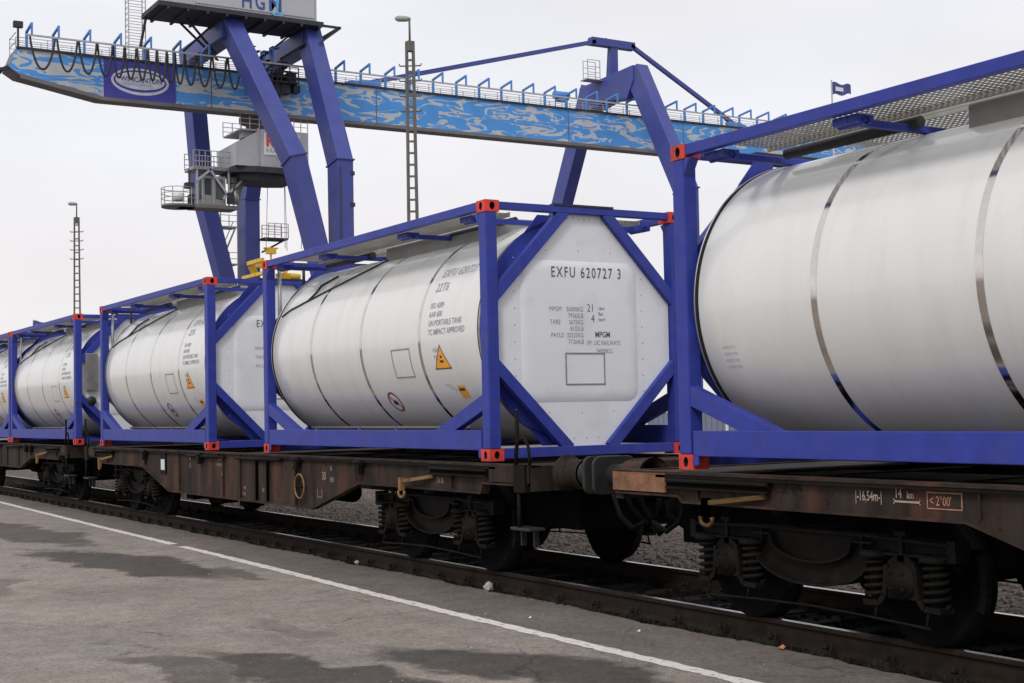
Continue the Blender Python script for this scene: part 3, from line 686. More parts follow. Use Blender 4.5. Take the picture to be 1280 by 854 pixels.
    mb = MB(); mb.tube([(-LC+.12, .56, HC-.42), (-LC+.12, .56, HC-.02)], .022, 8); mb.build('vent_pipe', 'rubber', root)
    return root
cont_a = make_container('tank container in the middle, black lettering and empty placard frame on its full octagonal end')
cont_a.location = (0, 0, 0)
for (xn, lb) in ((2.99+LC, 'nearest tank container, cropped by the right edge, its plain white shell largest of all'),
                 (-8.307, 'tank container just left of the middle one, its end sheet half hidden'),
                 (-16.19, 'small distant tank container with a grey box hung on its end sheet, at the left'),
                 (-22.36, 'farthest tank container, only a sliver of it at the left edge')):
    c = copy_tree(cont_a, None, skip=(('air_line', 'document_tube', 'vent_pipe', 'drain_pipe') if xn > 5 else ())); c.location = (xn, 0, 0); c['label'] = lb
    if abs(xn+16.19) < .01:
        mb = MB(); mb.box(-.05, .03, .20, .44, 1.06, 1.80); b_ = mb.build('document_box', 'dullsteel', c, bevel=.01)
        mb = MB(); mb.lathe((-.05, .32, .86), (1, 0, 0), [(0, .09), (.06, .09), (.06, .0001)], 20); mb.build('outlet_cap', 'bufgrey', c)

# ------------------------------------------------------------------ flat wagons
def make_bogie(parent, x):
    root = bpy.data.objects.new('bogie', None); C.objects.link(root); root.parent = parent; root.location = (x, 0, 0)
    AX = -.70; yw = (RAILS[0], RAILS[1])
    for ax in (-.9, .9):
        mb = MB()
        for k, yy in enumerate(yw):
            s_ = 1 if k else -1          # outward
            mb.use('wheel')
            mb.lathe((ax, yy, AX), (0, s_, 0), [(-.070, .10), (-.070, .40), (-.070, .49), (-.045, .49), (-.038, .465)], 48)
            mb.use('wheeltread'); mb.lathe((ax, yy, AX), (0, s_, 0), [(-.038, .465), (.065, .458)], 48)
            mb.use('wheel'); mb.lathe((ax, yy, AX), (0, s_, 0), [(.065, .458), (.066, .40), (.03, .37), (.02, .2), (.05, .12), (.09, .10), (.09, .0001)], 48)
        mb.tube([(ax, yw[0]-.2, AX), (ax, yw[1]+.2, AX)], .075, 16)
        mb.build('wheelset', None, root)
    for side in (0, 1):
        Y = .245 if side == 0 else WC-.245; o = -1 if side == 0 else 1     # o: outward
        # side frame: top rail, deep belly, flanges
        top = [(-1.30, -.44), (-.6, -.42), (.6, -.42), (1.30, -.44)]
        belly = [(.62, -.535)] + [(.60*math.cos(PI*k/12), -.535-.275*math.sin(PI*k/12)**.8) for k in range(1, 12)] + [(-.62, -.535)]
        bot = [(1.30, -.52), (.75, -.53)] + belly + [(-.75, -.53), (-1.30, -.52)]
        mb = MB(); mb.prism([(a, Y-.008, b) for a, b in top+bot], (0, .016, 0))
        inner = [(-.62, -.47)] + [(-.42*math.cos(PI*k/12), -.47-.175*math.sin(PI*k/12)**.8) for k in range(0, 13)] + [(.62, -.47)]
        for line, wd in ((top, .15), (bot, .15), (inner, .07)):
            for i in range(len(line)-1):
                a, b = line[i], line[i+1]; mb.bar((a[0], Y+(0 if wd > .1 else o*.03), a[1]), (b[0], Y+(0 if wd > .1 else o*.03), b[1]), wd, .018, up=(0, 0, 1))
        for xx in (-.52, .52): mb.box(xx-.008, xx+.008, Y+o*.008, Y+o*.06, -.53, -.43)
        mb.box(-1.36, -1.29, Y-.07, Y+.07, -.55, -.41); mb.box(1.29, 1.36, Y-.07, Y+.07, -.55, -.41)
        mb.tube([(-1.15, Y+o*.09, -.99), (-.5, Y+o*.09, -.965), (.0, Y+o*.09, -.955), (.5, Y+o*.09, -.965), (1.15, Y+o*.09, -.99)], .010, 6)
        for xx in (-1.12, 1.12, -.66, .66): mb.tube([(xx, Y+o*.09, -.985), (xx, Y+o*.06, -.84)], .010, 6)
        mb.build('side_frame', 'shadegrime', root)
        for ax in (-.9, .9):
            yo = Y+o*.03
            mb = MB()
            mb.lathe((ax, Y-o*.05, AX), (0, o, 0), [(0, .13), (.13, .13), (.15, .122), (.155, .105), (.165, .10), (.168, .088), (.178, .085), (.182, .0001)], 28)
            mb.box(ax-.125, ax+.125, yo-.05, yo+.035, AX-.12, AX+.02)
            mb.prism([(ax-.12, yo-.05, AX-.02), (ax-.12, yo-.05, AX+.12), (ax-.05, yo-.05, AX+.17), (ax+.05, yo-.05, AX+.17), (ax+.12, yo-.05, AX+.12), (ax+.12, yo-.05, AX-.02)], (0, .1, 0))
            for s_ in (-1, 1):                                       # curved spring arms
                pts_ = [(ax+s_*.125, yo, AX+.10), (ax+s_*.135, yo, AX-.02), (ax+s_*.15, yo, AX-.11), (ax+s_*.20, yo, AX-.165), (ax+s_*.34, yo, AX-.17)]
                for i in range(4): mb.bar(pts_[i], pts_[i+1], .13, .038, up=(0, 0, 1))
            for k in range(4):
                a = PI/4+PI/2*k; mb.lathe((ax+.075*math.cos(a), Y+o*.115, AX+.075*math.sin(a)), (0, o, 0), [(0, .014), (.02, .014), (.02, .0001)], 6)
            mb.build('axle_box', 'shadegrime', root)
            mb = MB(); mb.box(ax-.018, ax+.018, yo+o*.02, yo+o*.05, AX+.16, AX+.30); mb.box(ax-.05, ax+.05, yo+o*.0, yo+o*.055, AX+.30, AX+.33); mb.box(ax-.03, ax+.03, yo, yo+o*.05, AX+.13, AX+.17)
            mb.build('hanger_link', 'shadegrime', root)
            for s_ in (-1, 1):
                sx_ = ax+s_*.265; mb = MB(); pts_ = []
                for k in range(61): a = 2*PI*k/12; pts_.append((sx_+.078*math.cos(a), yo+.078*math.sin(a), AX-.145+.265*k/60))
                mb.tube(pts_, .0165, 6)
                mb.tube([(sx_, yo, AX-.15), (sx_, yo, AX+.16)], .05, 10)
                mb.lathe((sx_, yo, AX+.14), (0, 0, 1), [(0, .0001), (0, .115), (.03, .115), (.05, .08)], 20)
                mb.build('coil_spring', 'shadegrime', root)
        mb = MB(); mb.bar((-1.2, Y+o*.10, -.98), (1.2, Y+o*.10, -.98), .02, .03) if False else None
    mb = MB(); mb.box(-1.5, 1.5, .56, WC-.56, -.60, -.27); mb.box(-.22, .22, .25, WC-.25, -.73, -.40); mb.box(-1.34, -1.28, .25, WC-.25, -.62, -.48); mb.box(1.28, 1.34, .25, WC-.25, -.62, -.48); build_each(mb, 'bolster', 'dark', root)
    for ax in (-.9, .9):
        mb = MB()
        for yy in yw:
            for s_ in (-1, 1):
                pts_ = []
                for k in range(7):
                    a = (0 if s_ > 0 else PI) + (k-3)*.13*s_; pts_.append((ax+.475*math.cos(a), yy-.04, AX+.475*math.sin(a)))
                mb = MB()
                for k in range(6): mb.bar(pts_[k], pts_[k+1], .08, .05, up=(0, 1, 0))
                mb.build('brake_shoe', 'shadegrime', root)
        pass
    return root
def side_outline(hl, deep, sh, end, x0d, x1d):   # half-symmetric outline of a fishbelly sill, local to wagon centre
    return [(-hl, -.03), (hl, -.03), (hl, end), (hl-.85, end), (hl-.9, sh), (x1d, sh), (x0d, deep), (-x0d, deep), (-x1d, sh), (-hl+.9, sh), (-hl+.85, end), (-hl, end)]
def make_wagon(xc, hl, bo, deep, sh, x0d, x1d, label, steps=True):
    root = empty('flat_wagon', (xc, 0, 0), label, 'flat wagon', 'rusty brown container flat wagons')
    YS = -.08
    for side in (0, 1):
        Y = YS if side == 0 else WC-YS; o = -1 if side == 0 else 1
        ol = side_outline(hl-.02, deep, sh, -.20, x0d, x1d)
        mb = MB(); mb.use('rust'); mb.prism([(a, Y-o*.03, b) for a, b in ol], (0, -o*.014, 0))
        n = len(ol)
        for i in range(2, n-1):                                        # bottom flange
            a, b = ol[i], ol[(i+1) % n]
            if abs(a[0]-b[0]) < .02: continue
            mb.bar((a[0], Y-o*.045, a[1]-.007), (b[0], Y-o*.045, b[1]-.007), .10, .018)
        mb.bar((-hl, Y-o*.06, -.028), (hl, Y-o*.06, -.028), .14, .022)   # top flange
        for xx in (-x1d+.1, x1d-.1, -x1d*.55, x1d*.55, -bo-.95, bo+.95, -.35, .35):     # stiffeners
            zb = sh if abs(xx) >= x1d-.2 else deep + (0 if abs(xx) < x0d else (sh-deep)*(abs(xx)-x0d)/(x1d-x0d))
            mb.box(xx-.007, xx+.007, Y-o*.03, Y-o*.002, zb+.02, -.04)
        mb.build('side_sill', None, root)
        for e_ in ((-1, 1) if side == 0 else ()):
            mb = MB(); xa_, xb_ = e_*(hl-1.95), e_*(hl-.75); mb.use('dark'); mb.box(xa_, xb_, Y+o*.001, Y+o*.012, -.135, -.048); mb.use('shadegrime'); mb.bar((xa_, Y+o*.02, -.140), (xb_, Y+o*.02, -.140), .035, .014); mb.tube([(xa_, Y+o*.022, -.085), (xb_, Y+o*.022, -.085)], .017, 8); mb.build('side_channel', None, root)  # dark box on the sill face paints the shade of a recess
        mb = MB(); mb.bar((-hl+.6, Y-o*.0, -.055), (-.5, Y-o*.0, -.055), .03, .02); mb.bar((.5, Y-o*.0, -.055), (hl-.6, Y-o*.0, -.055), .03, .02)
        for a0, a1 in ((-1.9, -.25), (.25, 1.9)) : mb.tube([(a0, Y+o*.01, -.085), (a1, Y+o*.01, -.085)], .022, 8)
        build_each(mb, 'rub_rail', 'shadegrime', root)
        for xx in ((-x1d+.15, -1.3, 2.45, x1d+.05) if steps else (-2.9, 2.45, x1d+.05)):
            mb = MB(); mb.box(xx-.10, xx+.10, Y+o*.03, Y-o*.03, -.10, -.035); mb.box(xx-.05, xx+.05, Y+o*.05, Y-o*.02, -.20, -.09); mb.tube([(xx-.11, Y+o*.03, -.06), (xx+.11, Y+o*.03, -.06)], .022, 8); mb.build('lashing_bracket', 'shadegrime', root)
        for xx, s_ in ((-hl+1.9, 1), (hl-1.9 if bo < 5.7 else -hl+1.9, 1))[:2]:
            mb = MB(); yy = Y+o*.07
            mb.bar((xx, Y, -.17), (xx-.62*s_, yy, -.24), .025, .035); mb.bar((xx-.60*s_, yy, -.20), (xx-.60*s_, yy, -.34), .05, .06)
            hk = [(xx-.60*s_+.07*math.sin(a), yy, -.36-.05*math.cos(a)) for a in [(-1.9+3.8*k/10) for k in range(11)]]
            mb.tube(hk, .016, 8); mb.build('rope_hook', 'yellow', root)
    # deck and centre structure
    mb = MB()
    mb.box(-hl+.02, hl-.02, .85, WC-.85, -.30, -.06)
    for k in range(int(2*hl/1.35)+1): xx = -hl+.3+k*1.35; mb.box(xx-.06, xx+.06, -.03, WC+.03, -.17, -.05)
    mb.build('underframe', 'dark', root)
    mb = MB()
    for k in range(3): xx = (-hl+.55, 0, hl-.55)[k]; mb.box(xx-.42, xx+.42, .0, WC, -.05, -.034)
    build_each(mb, 'deck_plate', 'rust', root)
    mb = MB(); mb.tube([(-hl+.4, .15, -.06), (-2.5, .13, -.045), (1, .2, -.05), (hl-.5, .12, -.05)], .018, 6); mb.build('brake_pipe', 'bufgrey', root)
    # small tanks and gear under the belly
    mb = MB(); mb.tube([(-1.6, 1.0, -.62), (-.6, 1.0, -.62)], .17, 16); mb.tube([(.2, 1.3, -.6), (1.1, 1.3, -.6)], .14, 16)
    for xx in (-2.2, -.9, .15): mb.box(xx-.16, xx+.16, .05, .3, deep-.11, deep+.02)
    build_each(mb, 'brake_reservoir', 'dark', root)
    # headstocks, buffers, couplings
    for s_ in (-1, 1):
        mb = MB(); mb.use('rust'); mb.box(s_*hl, s_*(hl-.10), -.06, WC+.06, -.26, -.025)
        mb.use('rustorange' if not steps else 'rust'); mb.box(s_*hl-s_*.004, s_*(hl-.72), -.095, -.078, -.185, -.045); mb.box(s_*hl-s_*.004, s_*(hl-.72), -.095, .05, -.043, -.034)
        mb.build('headstock', None, root)
        for yy in (.345, WC-.345):
            z = -.10; mb = MB(); mb.use('rust')
            mb.lathe((s_*hl, yy, z), (s_, 0, 0), [(0, .17), (.02, .17), (.02, .135), (.30, .125), (.32, .14), (.34, .14)], 28)
            mb.use('bufgrey'); mb.lathe((s_*hl, yy, z), (s_, 0, 0), [(.34, .12), (.36, .105), (.58, .10)], 28)
            b_ = mb.build('buffer', None, root)
            pts_ = []
            for cy_, cz_, a0 in ((.15, .09, 0), (-.15, .09, PI/2), (-.15, -.09, PI), (.15, -.09, 3*PI/2)):
                for k in range(6): a = a0+PI/2*k/5; pts_.append((s_*(hl+.58), yy+cy_+.08*math.cos(a), z+cz_+.08*math.sin(a)))
            mb = MB(); mb.prism(pts_, (s_*.038, 0, 0)); mb.build('buffer_head', 'bufgrey', b_, bevel=.008)
        mb = MB(); mb.box(s_*(hl-.12), s_*(hl-1.5), .55, WC-.55, -.66, -.27); mb.build('drag_box', 'dark', root)
        mb = MB()
        for (ya_, zb_) in ((.95, -.62), (1.1, -.70), (1.45, -.66)): mb.tube([(s_*hl, ya_, -.2), (s_*(hl+.12), ya_+.03, -.45), (s_*(hl+.34), ya_+.05, zb_), (s_*(hl+.6), ya_, zb_+.12), (s_*(hl+.62), ya_, -.35)], .028, 8)
        build_each(mb, 'coupling_hose', 'dark', root)
        mb = MB(); mb.box(s_*hl, s_*(hl+.18), CY-.06, CY+.06, -.18, -.04); mb.tube([(s_*(hl+.15), CY, -.1), (s_*(hl+.45), CY, -.16), (s_*(hl+.7), CY, -.2)], .03, 8); mb.build('coupling', 'shadegrime', root)
        for yy in (.78, WC-.78):
            mb = MB(); mb.tube([(s_*hl, yy, -.2), (s_*(hl+.1), yy, -.3), (s_*(hl+.22), yy, -.52), (s_*(hl+.42), yy, -.62), (s_*(hl+.62), yy, -.55)], .024, 8); mb.build('brake_hose', 'shadegrime', root)
        if not steps and s_ == -1: continue
        # shunter step, handrail and box at the corner
        mb = MB(); xx = s_*(hl-.16)
        mb.box(xx-.02, xx+.30*s_*-1+.0, -.13, .02, -.30, .0) if False else mb.box(xx-.06, xx+.14, -.12, -.06, -.27, -.01)
        mb.tube([(xx, -.10, -.28), (xx, -.10, -.60)], .018, 8)
        mb.build('step_post', 'shadegrime', root)
        mb = MB(); mb.box(xx-.14, xx+.20, -.12, .06, -.625, -.595); mb.box(xx+.10, xx+.125, -.02, .04, -.78, -.62); mb.box(xx-.12, xx-.095, -.02, .04, -.78, -.62); mb.build('step', 'bufgrey', root, bevel=.008)
        if s_ == 1 or steps:
            mb = MB(); z1 = .50
            mb.tube([(xx-.02, -.11, -.02), (xx-.02, -.11, .10), (xx+.01, -.11, .2), (xx+.01, -.11, z1)], .019, 10)
            hp = [(xx+.02, -.11, .18)] + [(xx+.02+.11*(1-math.cos(a)), -.11, .18+.06*math.sin(a)) for a in [PI*k/8 for k in range(1, 5)]] + [(xx+.20, -.11, .16), (xx+.22, -.11, .05), (xx+.22, -.11, -.02)]
            mb.tube(hp, .015, 8); mb.build('handrail', 'shadegrime', root)
        # far side vertical corner pieces
    for bx in (-bo, bo): make_bogie(root, bx)
    return root
wag_a = make_wagon(-7.15, 8.0, 5.53, -.66, -.30, 2.86, 4.27, 'rusty flat wagon with a yellowish round handwheel on its deep sill')
wag_b = make_wagon(10.2, 8.0, 5.95, -.66, -.245, 2.9, 4.27, 'dark flat wagon at the right with pale stencils, under the nearest tank container', steps=False)
wag_c = make_wagon(-22.65, 6.3, 4.2, -.55, -.30, 1.8, 2.9, 'far brown flat wagon under the distant tank containers at the left')
# markings and fittings on the middle wagon
YF = -.0545
def PW(x, z): return lambda u, v: (x+u, YF, z+v)
mb = MB()
X0 = 7.15
for (s_, sz, x, z) in (('80', .09, -9.05, -.16), ('21', .09, -9.05, -.27), ('80 D-DB', .085, -7.75, -.14), ('453 4 217-3', .06, -7.8, -.22), ('Sgjs', .085, -7.6, -.36), ('MC', .07, -6.7, -.52), ('17.4t', .07, -6.75, -.60), ('60t', .07, -6.0, -.52), ('2m', .07, -4.95, -.14), ('30', .14, -4.0, -.30), ('|__|', .12, -4.15, -.5), ('3t', .08, -3.75, -.18), ('REV', .08, -3.75, -.32), ('24 81', .08, -1.02, -.24)):
    put_text(mb, s_, sz, PW(x+X0, z), sx=.9)
mb.build('stencil_lettering', 'chalk', wag_a)
mb = MB(); hx, hz = X0-4.6, -.40; YH = -.10
mb.tube([(hx+.15*math.cos(2*PI*k/28), YH, hz+.15*math.sin(2*PI*k/28)) for k in range(29)], .012, 8, cap=False)
mb.use('yellow'); mb.mi = [0]*len(mb.f); mb.use('shadegrime')
for k in range(4): mb.tube([(hx, YH, hz), (hx+.15*math.cos(k*PI/2), YH, hz+.15*math.sin(k*PI/2))], .008, 6)
mb.tube([(hx, YH, hz), (hx, .0, hz)], .025, 8); mb.build('brake_handwheel', None, wag_a)
mb = MB(); mb.use('shadegrime'); mb.box(X0-10.45, X0-10.18, -.075, -.052, -.40, -.06); mb.use('placard'); mb.box(X0-10.41, X0-10.22, -.079, -.074, -.34, -.17); mb.build('label_holder', None, wag_a)
for xx in (-6.15, -5.75):
    mb = MB(); mb.tube([(X0+xx+.12, -.075, -.09), (X0+xx, -.075, -.12), (X0+xx, -.075, -.64)], .02, 8); mb.build('vertical_pipe', 'dark', wag_a)
mb = MB()
YB = -.0545; XB = -10.2
for (x0_, s_) in ((4.97, '|-16,54m-|'),): put_text(mb, s_, .095, lambda u, v: (x0_+XB+u, YB, -.155+v), sx=.62, bold=.001)
put_text(mb, '14', .085, lambda u, v: (5.325+XB+u, YB, -.125+v), sx=.75, bold=.001); put_text(mb, 'km', .065, lambda u, v: (5.43+XB+u, YB, -.125+v), sx=.75, bold=.001)
mb.box(5.315+XB, 5.545+XB, YB-.001, YB, -.155, -.142); mb.box(5.315+XB, 5.322+XB, YB-.001, YB, -.165, -.132); mb.box(5.538+XB, 5.545+XB, YB-.001, YB, -.165, -.132)
mb.build('stencil_lettering', 'chalk', wag_b)
M['chalkred'] = mat('faded_red_stencil', (.36, .17, .11), .8, var=.3, scale=30)
mb = MB(); t_ = .008; a0, a1, b0, b1 = 5.60+XB, 5.885+XB, -.185, -.075
mb.box(a0, a1, YB-.001, YB, b0, b0+t_); mb.box(a0, a1, YB-.001, YB, b1-t_, b1); mb.box(a0, a0+t_, YB-.0015, YB-.0005, b0, b1); mb.box(a1-t_, a1, YB-.0015, YB-.0005, b0, b1)
put_text(mb, "< 2°00'", .085, lambda u, v: (a0+.02+u, YB-.001, -.16+v), sx=.72, bold=.001); mb.build('stencil_box', 'chalkred', wag_b)

# ------------------------------------------------------------------ gantry crane
GX, GW, GT, GB = -85.0, 2.2, 25.6, 22.83
crane = empty('gantry_crane', (-86, 48, G), 'huge blue portal crane with streaked sky blue girder and grey house on top', 'gantry crane')
crane_off = Vector((-86, 48, G))
def cb(mb, name, m=None, parent=crane, bevel=0, label=None):
    mb.v = [tuple(Vector(p)-crane_off) for p in mb.v]
    return mb.build(name, m, parent, bevel, label)
Y0, Y1 = 13.2, 96.0
mb = MB(); mb.use('girder')
side = [(Y0, GT), (Y0-.5, 24.3), (Y0+.2, 23.85), (19.0, GB), (Y1, GB), (Y1, GT)]
mb.add([(GX, y, z) for y, z in side], [tuple(range(6))]); mb.add([(GX-GW, y, z) for y, z in side], [tuple(range(6))])
mb.use('cranegrey')
for i in range(6):
    a, b = side[i], side[(i+1) % 6]
    mb.add([(GX, *a), (GX, *b), (GX-GW, *b), (GX-GW, *a)], [(0, 1, 2, 3)])
gird = cb(mb, 'girder')
mb = MB(); mb.use('cranedark'); mb.box(GX+.003, GX+.12, Y0, Y1, GT-.02, GT+.13)
mb.use('cranegrey'); mb.box(GX+.003, GX+.18, 19.0, Y1, GB-.26, GB-.003)
mb.prism([(GX+.003, Y0+.2, 23.85), (GX+.003, 19.0, GB), (GX+.003, 19.0, GB-.26), (GX+.003, Y0+.3, 23.55)], (.17, 0, 0))

for y in (13.2, 26.8, 40, 57.8, 70, 84): mb.box(GX+.001, GX+.02, y-.04, y+.04, GB, GT-.02) if y > 20 else None
cb(mb, 'girder_flange')
mb = MB(); mb.bar((GX-.3, 12.9, 24.4), (GX-.3, 11.9, 23.9), .3, .25); mb.bar((GX+.4, 12.2, 24.0), (GX-1.8, 12.2, 24.0), .25, .2); mb.box(GX-.1, GX+.3, 13.0, 13.6, 27.0, 27.4); mb.bar((GX+.1, 13.3, 25.6), (GX+.1, 13.3, 27.1), .12, .12); cb(mb, 'end_stop', 'cranedark')
# brackets and cable rail
by = [13.9] + [15.66+2.1*k for k in range(38)]
first = None
for y in by:
    if 27 < y < 34.8: continue
    if y > 93: continue
    if first is None:
        mb = MB(); mb.bar((GX-.1, 0, 25.7), (GX-.1, 0, 26.85), .16, .16); mb.bar((GX-.15, 0, 26.8), (GX+1.55, 0, 27.0), .14, .14); mb.bar((GX+1.5, 0, 27.0), (GX+1.5, 0, 26.25), .12, .12)
        first = cb(mb, 'cable_bracket', 'skyblue'); first.location.y = y; continue
    c = first.copy(); C.objects.link(c); c.parent = crane; c.location.y = y
mb = MB(); mb.bar((GX+1.5, Y0+.3, 26.2), (GX+1.5, Y1-2, 26.2), .09, .12); cb(mb, 'cable_rail', 'galv')
def railing(y0, y1, x, z, name='railing', post=2.1, zs=(.45, .8, 1.1)):
    mb = MB(); 
    for q in zs: mb.bar((x, y0, z+q), (x, y1, z+q), .04, .04)
    n = max(1, int(abs(y1-y0)/post))
    for k in range(n+1): yy = y0+(y1-y0)*k/n; mb.bar((x, yy, z), (x, yy, z+max(zs)), .05, .05)
    return mb
cb(railing(Y0, 93, GX-GW+.1, GT), 'railing', 'galv'); cb(railing(Y0, 93, GX-.15, GT, zs=(.45, .8)), 'railing', 'galv')
mb = MB(); mb.bar((GX-.15, Y0, 26.7), (GX-GW, Y0, 26.7), .05, .05); mb.bar((GX-.15, Y0, 26.1), (GX-GW, Y0, 26.1), .05, .05); cb(mb, 'railing', 'galv')
lp = [13.71, 15.47, 16.93, 18.21, 19.3, 20.13, 20.96, 21.71, 22.34, 23.04, 23.66, 24.38, 25.25, 26.35, 27.47, 28.5]
for i in range(len(lp)-1):
    a, b = lp[i], lp[i+1]; mb = MB(); pts_ = []
    for k in range(25):
        u_ = -math.cos(PI*k/24); t = .5+.5*u_*(.80+.12*abs(u_)); s_ = (1-abs(u_)**2.2)**.75; pts_.append((GX+1.5+.1*math.sin(i), a+(b-a)*t, 26.12-2.15*s_))
    mb.tube(pts_, .075, 6); cb(mb, 'festoon_cable', 'rubber')
# advertising sheet on the girder with a silver oval
mb = MB(); mb.box(GX+.015, GX+.05, 19.05, 24.15, GB+.03, GT-.06); sg = cb(mb, 'sign_sheet', 'signblue')
mb = MB(); mb.use('silver'); K = 48; cy_, cz_ = 21.6, 24.15
def oval(rx, ry, x, cy_=cy_, cz_=cz_):
    return [(x, cy_+rx*math.cos(2*PI*k/K), cz_+ry*math.sin(2*PI*k/K)) for k in range(K)]
def ring(mb, a, b):
    n = len(a); base = len(mb.v); mb.v += a+b
    for k in range(n): mb.face((base+k, base+(k+1) % n, base+n+(k+1) % n, base+n+k))
ring(mb, oval(2.05, .95, GX+.056), oval(1.88, .78, GX+.056, cz_=cz_+.03)); mb.add(oval(1.75, .62, GX+.058, cz_=cz_+.06), [tuple(range(K))])
mb.use('letternavy'); put_text(mb, 'WINCANTON', .5, lambda u, v: (GX+.066, 20.2+u, 24.12+v), sx=.92, bold=.01)
mb.use('lettercyan'); put_text(mb, 'TRIMODALE LOGISTIK', .22, lambda u, v: (GX+.066, 20.3+u, 23.86+v), sx=.95)
mb.v = [tuple(Vector(p)-crane_off) for p in mb.v]; mb.build('emblem', None, sg)
# legs
def leg(pts_, w=1.5, h=1.2, name='leg'):
    mb = MB()
    def sec(p, d, wx, wy):
        d = Vector(d).normalized(); ux = Vector((1, 0, 0)) - d*d.x; ux.normalize(); uy = d.cross(ux)
        return [Vector(p)+ux*(i*wx/2)+uy*(j*wy/2) for i, j in ((-1,-1),(1,-1),(1,1),(-1,1))]
    P_ = [Vector(p) for p in pts_]; rings = []
    for i, p in enumerate(P_):
        if i == 0: d = P_[1]-P_[0]
        elif i == len(P_)-1: d = P_[i]-P_[i-1]
        else: d = (P_[i]-P_[i-1]).normalized()+(P_[i+1]-P_[i]).normalized()
        ww = w[i] if isinstance(w, (list, tuple)) else w
        rings.append(sec(p, d, ww, h))
    b = len(mb.v)
    for R_ in rings: mb.v += [tuple(q) for q in R_]
    for i in range(len(rings)-1):
        for k in range(4): mb.face((b+4*i+k, b+4*i+(k+1) % 4, b+4*i+4+(k+1) % 4, b+4*i+4+k))
    mb.face((b, b+1, b+2, b+3)); mb.face([b+4*(len(rings)-1)+k for k in range(4)])
    lo = cb(mb, name, 'crane', bevel=.03)
    for i in range(1, len(P_)-1):                                     # flange plate at the knee
        d = (P_[i+1]-P_[i-1]).normalized(); ww = (w[i] if isinstance(w, (list, tuple)) else w)
        m2 = MB(); a = sec(P_[i]-d*.04, d, ww+.18, h+.18); c_ = sec(P_[i]+d*.04, d, ww+.18, h+.18)
        m2.add(a+c_, [(0,1,2,3),(4,5,6,7),(0,1,5,4),(1,2,6,5),(2,3,7,6),(3,0,4,7)]); m2.v = [tuple(Vector(p)-crane_off) for p in m2.v]; m2.build('knee_flange', 'crane', lo)
    return lo
Ztop = 28.55
leg([(-82.7, 27.3, Ztop), (-77.2, 29.9, 18.0), (-77.2, 33.4, 4.5)], w=[1.7, 1.8, 1.4])
leg([(-82.7, 33.45, Ztop), (-77.3, 33.4, 18.0), (-77.3, 33.4, G)], w=[1.7, 1.8, 1.6])
leg([(-91.2, 27.3, Ztop), (-95.3, 29.6, 18.0), (-95.3, 33.4, 3.5)], w=[1.7, 1.9, 1.4])
leg([(-91.2, 33.45, Ztop), (-95.3, 33.4, 18.0), (-95.3, 33.4, G)], w=[1.7, 1.9, 1.6])
leg([(-83.6, 64, 29.2), (-77.3, 64, 18.0), (-77.3, 64, G)], w=[1.8, 1.8, 1.5])
leg([(-90.4, 64, 29.2), (-96.4, 64, 18.0), (-96.4, 64, G)], w=[1.8, 1.8, 1.5])
mb = MB(); mb.tube([(-76.40, 33.0, 1), (-76.40, 33.0, 17.6)], .05, 6); cb(mb, 'conduit', 'cranedark')
mb = MB()
for (x_, y_, z_) in ((-76.5, 33.9, 15.0), (-76.5, 33.9, 17.2)): mb.box(x_-.05, x_+.12, y_-.12, y_+.18, z_-.14, z_+.14)
cb(mb, 'junction_box', 'cranedark')
# apex beams
mb = MB(); mb.prism([(-83.2, 63.3, 29.6), (-83.2, 63.3, 28.3), (-84.2, 63.3, 26.9), (-87, 63.3, 27.3), (-90.4, 63.3, 26.9), (-91.7, 63.3, 28.0), (-91.3, 63.3, 29.3)], (0, 1.4, 0)); cb(mb, 'apex_beam', 'crane', bevel=.03)
for yy in (27.3, 33.4):
    mb = MB(); mb.box(-91.6, -82.2, yy-.7, yy+.7, 27.3, 28.55); cb(mb, 'apex_beam', 'crane', bevel=.03)
mb = MB(); mb.box(-78.3, -76.1, 25, 43, G+1.0, G+2.6); mb.box(-96.4, -94.2, 25, 43, G+1.0, G+2.6)
for yy in (26, 42):
    for xx in (-77.2, -95.3): mb.box(xx-.5, xx+.5, yy-1.2, yy+1.2, G, G+1.0)
cb(mb, 'bogie_beam', 'crane')
mb = MB(); mb.box(-78.3, -76.1, 59, 69, G+.1, G+1.6); mb.box(-97.4, -95.2, 59, 69, G+.1, G+1.6); cb(mb, 'bogie_beam', 'crane')
# mast with stay rods
mb = MB(); mb.bar((-87.2, 64, 29.4), (-87.0, 64, 32.2), .9, .6, w2=.7, h2=.55); mb.bar((-87, 61.6, 32.35), (-87, 66.2, 32.35), .7, .65)
mb.prism([(-87.3, 60.6, 32.0), (-87.3, 62.4, 32.0), (-87.3, 63.2, 32.75), (-87.3, 61.6, 32.45)], (.6, 0, 0)); cb(mb, 'stay_mast', 'crane')
mb = MB(); mb.bar((-86.8, 62.0, 32.3), (-86.8, 40.5, 26.5), .30, .34); cb(mb, 'stay_rod', 'crane')
mb = MB(); mb.bar((-86.8, 65.8, 32.4), (-86.8, 77.6, 26.3), .30, .34); cb(mb, 'stay_rod', 'crane')
mb = MB(); mb.prism([(-87.1, 36.8, GT), (-87.1, 38.4, GT+.75), (-87.1, 41.2, GT+1.1), (-87.1, 41.2, GT)], (.6, 0, 0)); cb(mb, 'stay_foot', 'skyblue')
mb = MB(); mb.prism([(-87.1, 76.6, GT), (-87.1, 76.6, GT+1.0), (-87.1, 78, GT+.9), (-87.1, 81, GT)], (.6, 0, 0)); cb(mb, 'stay_foot', 'skyblue')
mb = MB()
for (xx, yy) in ((-88.6, 63.2), (-88.6, 61.9), (-87.9, 61.9), (-87.9, 63.2)): mb.bar((xx, yy, 29.2), (xx, yy, 31.0), .05, .05)
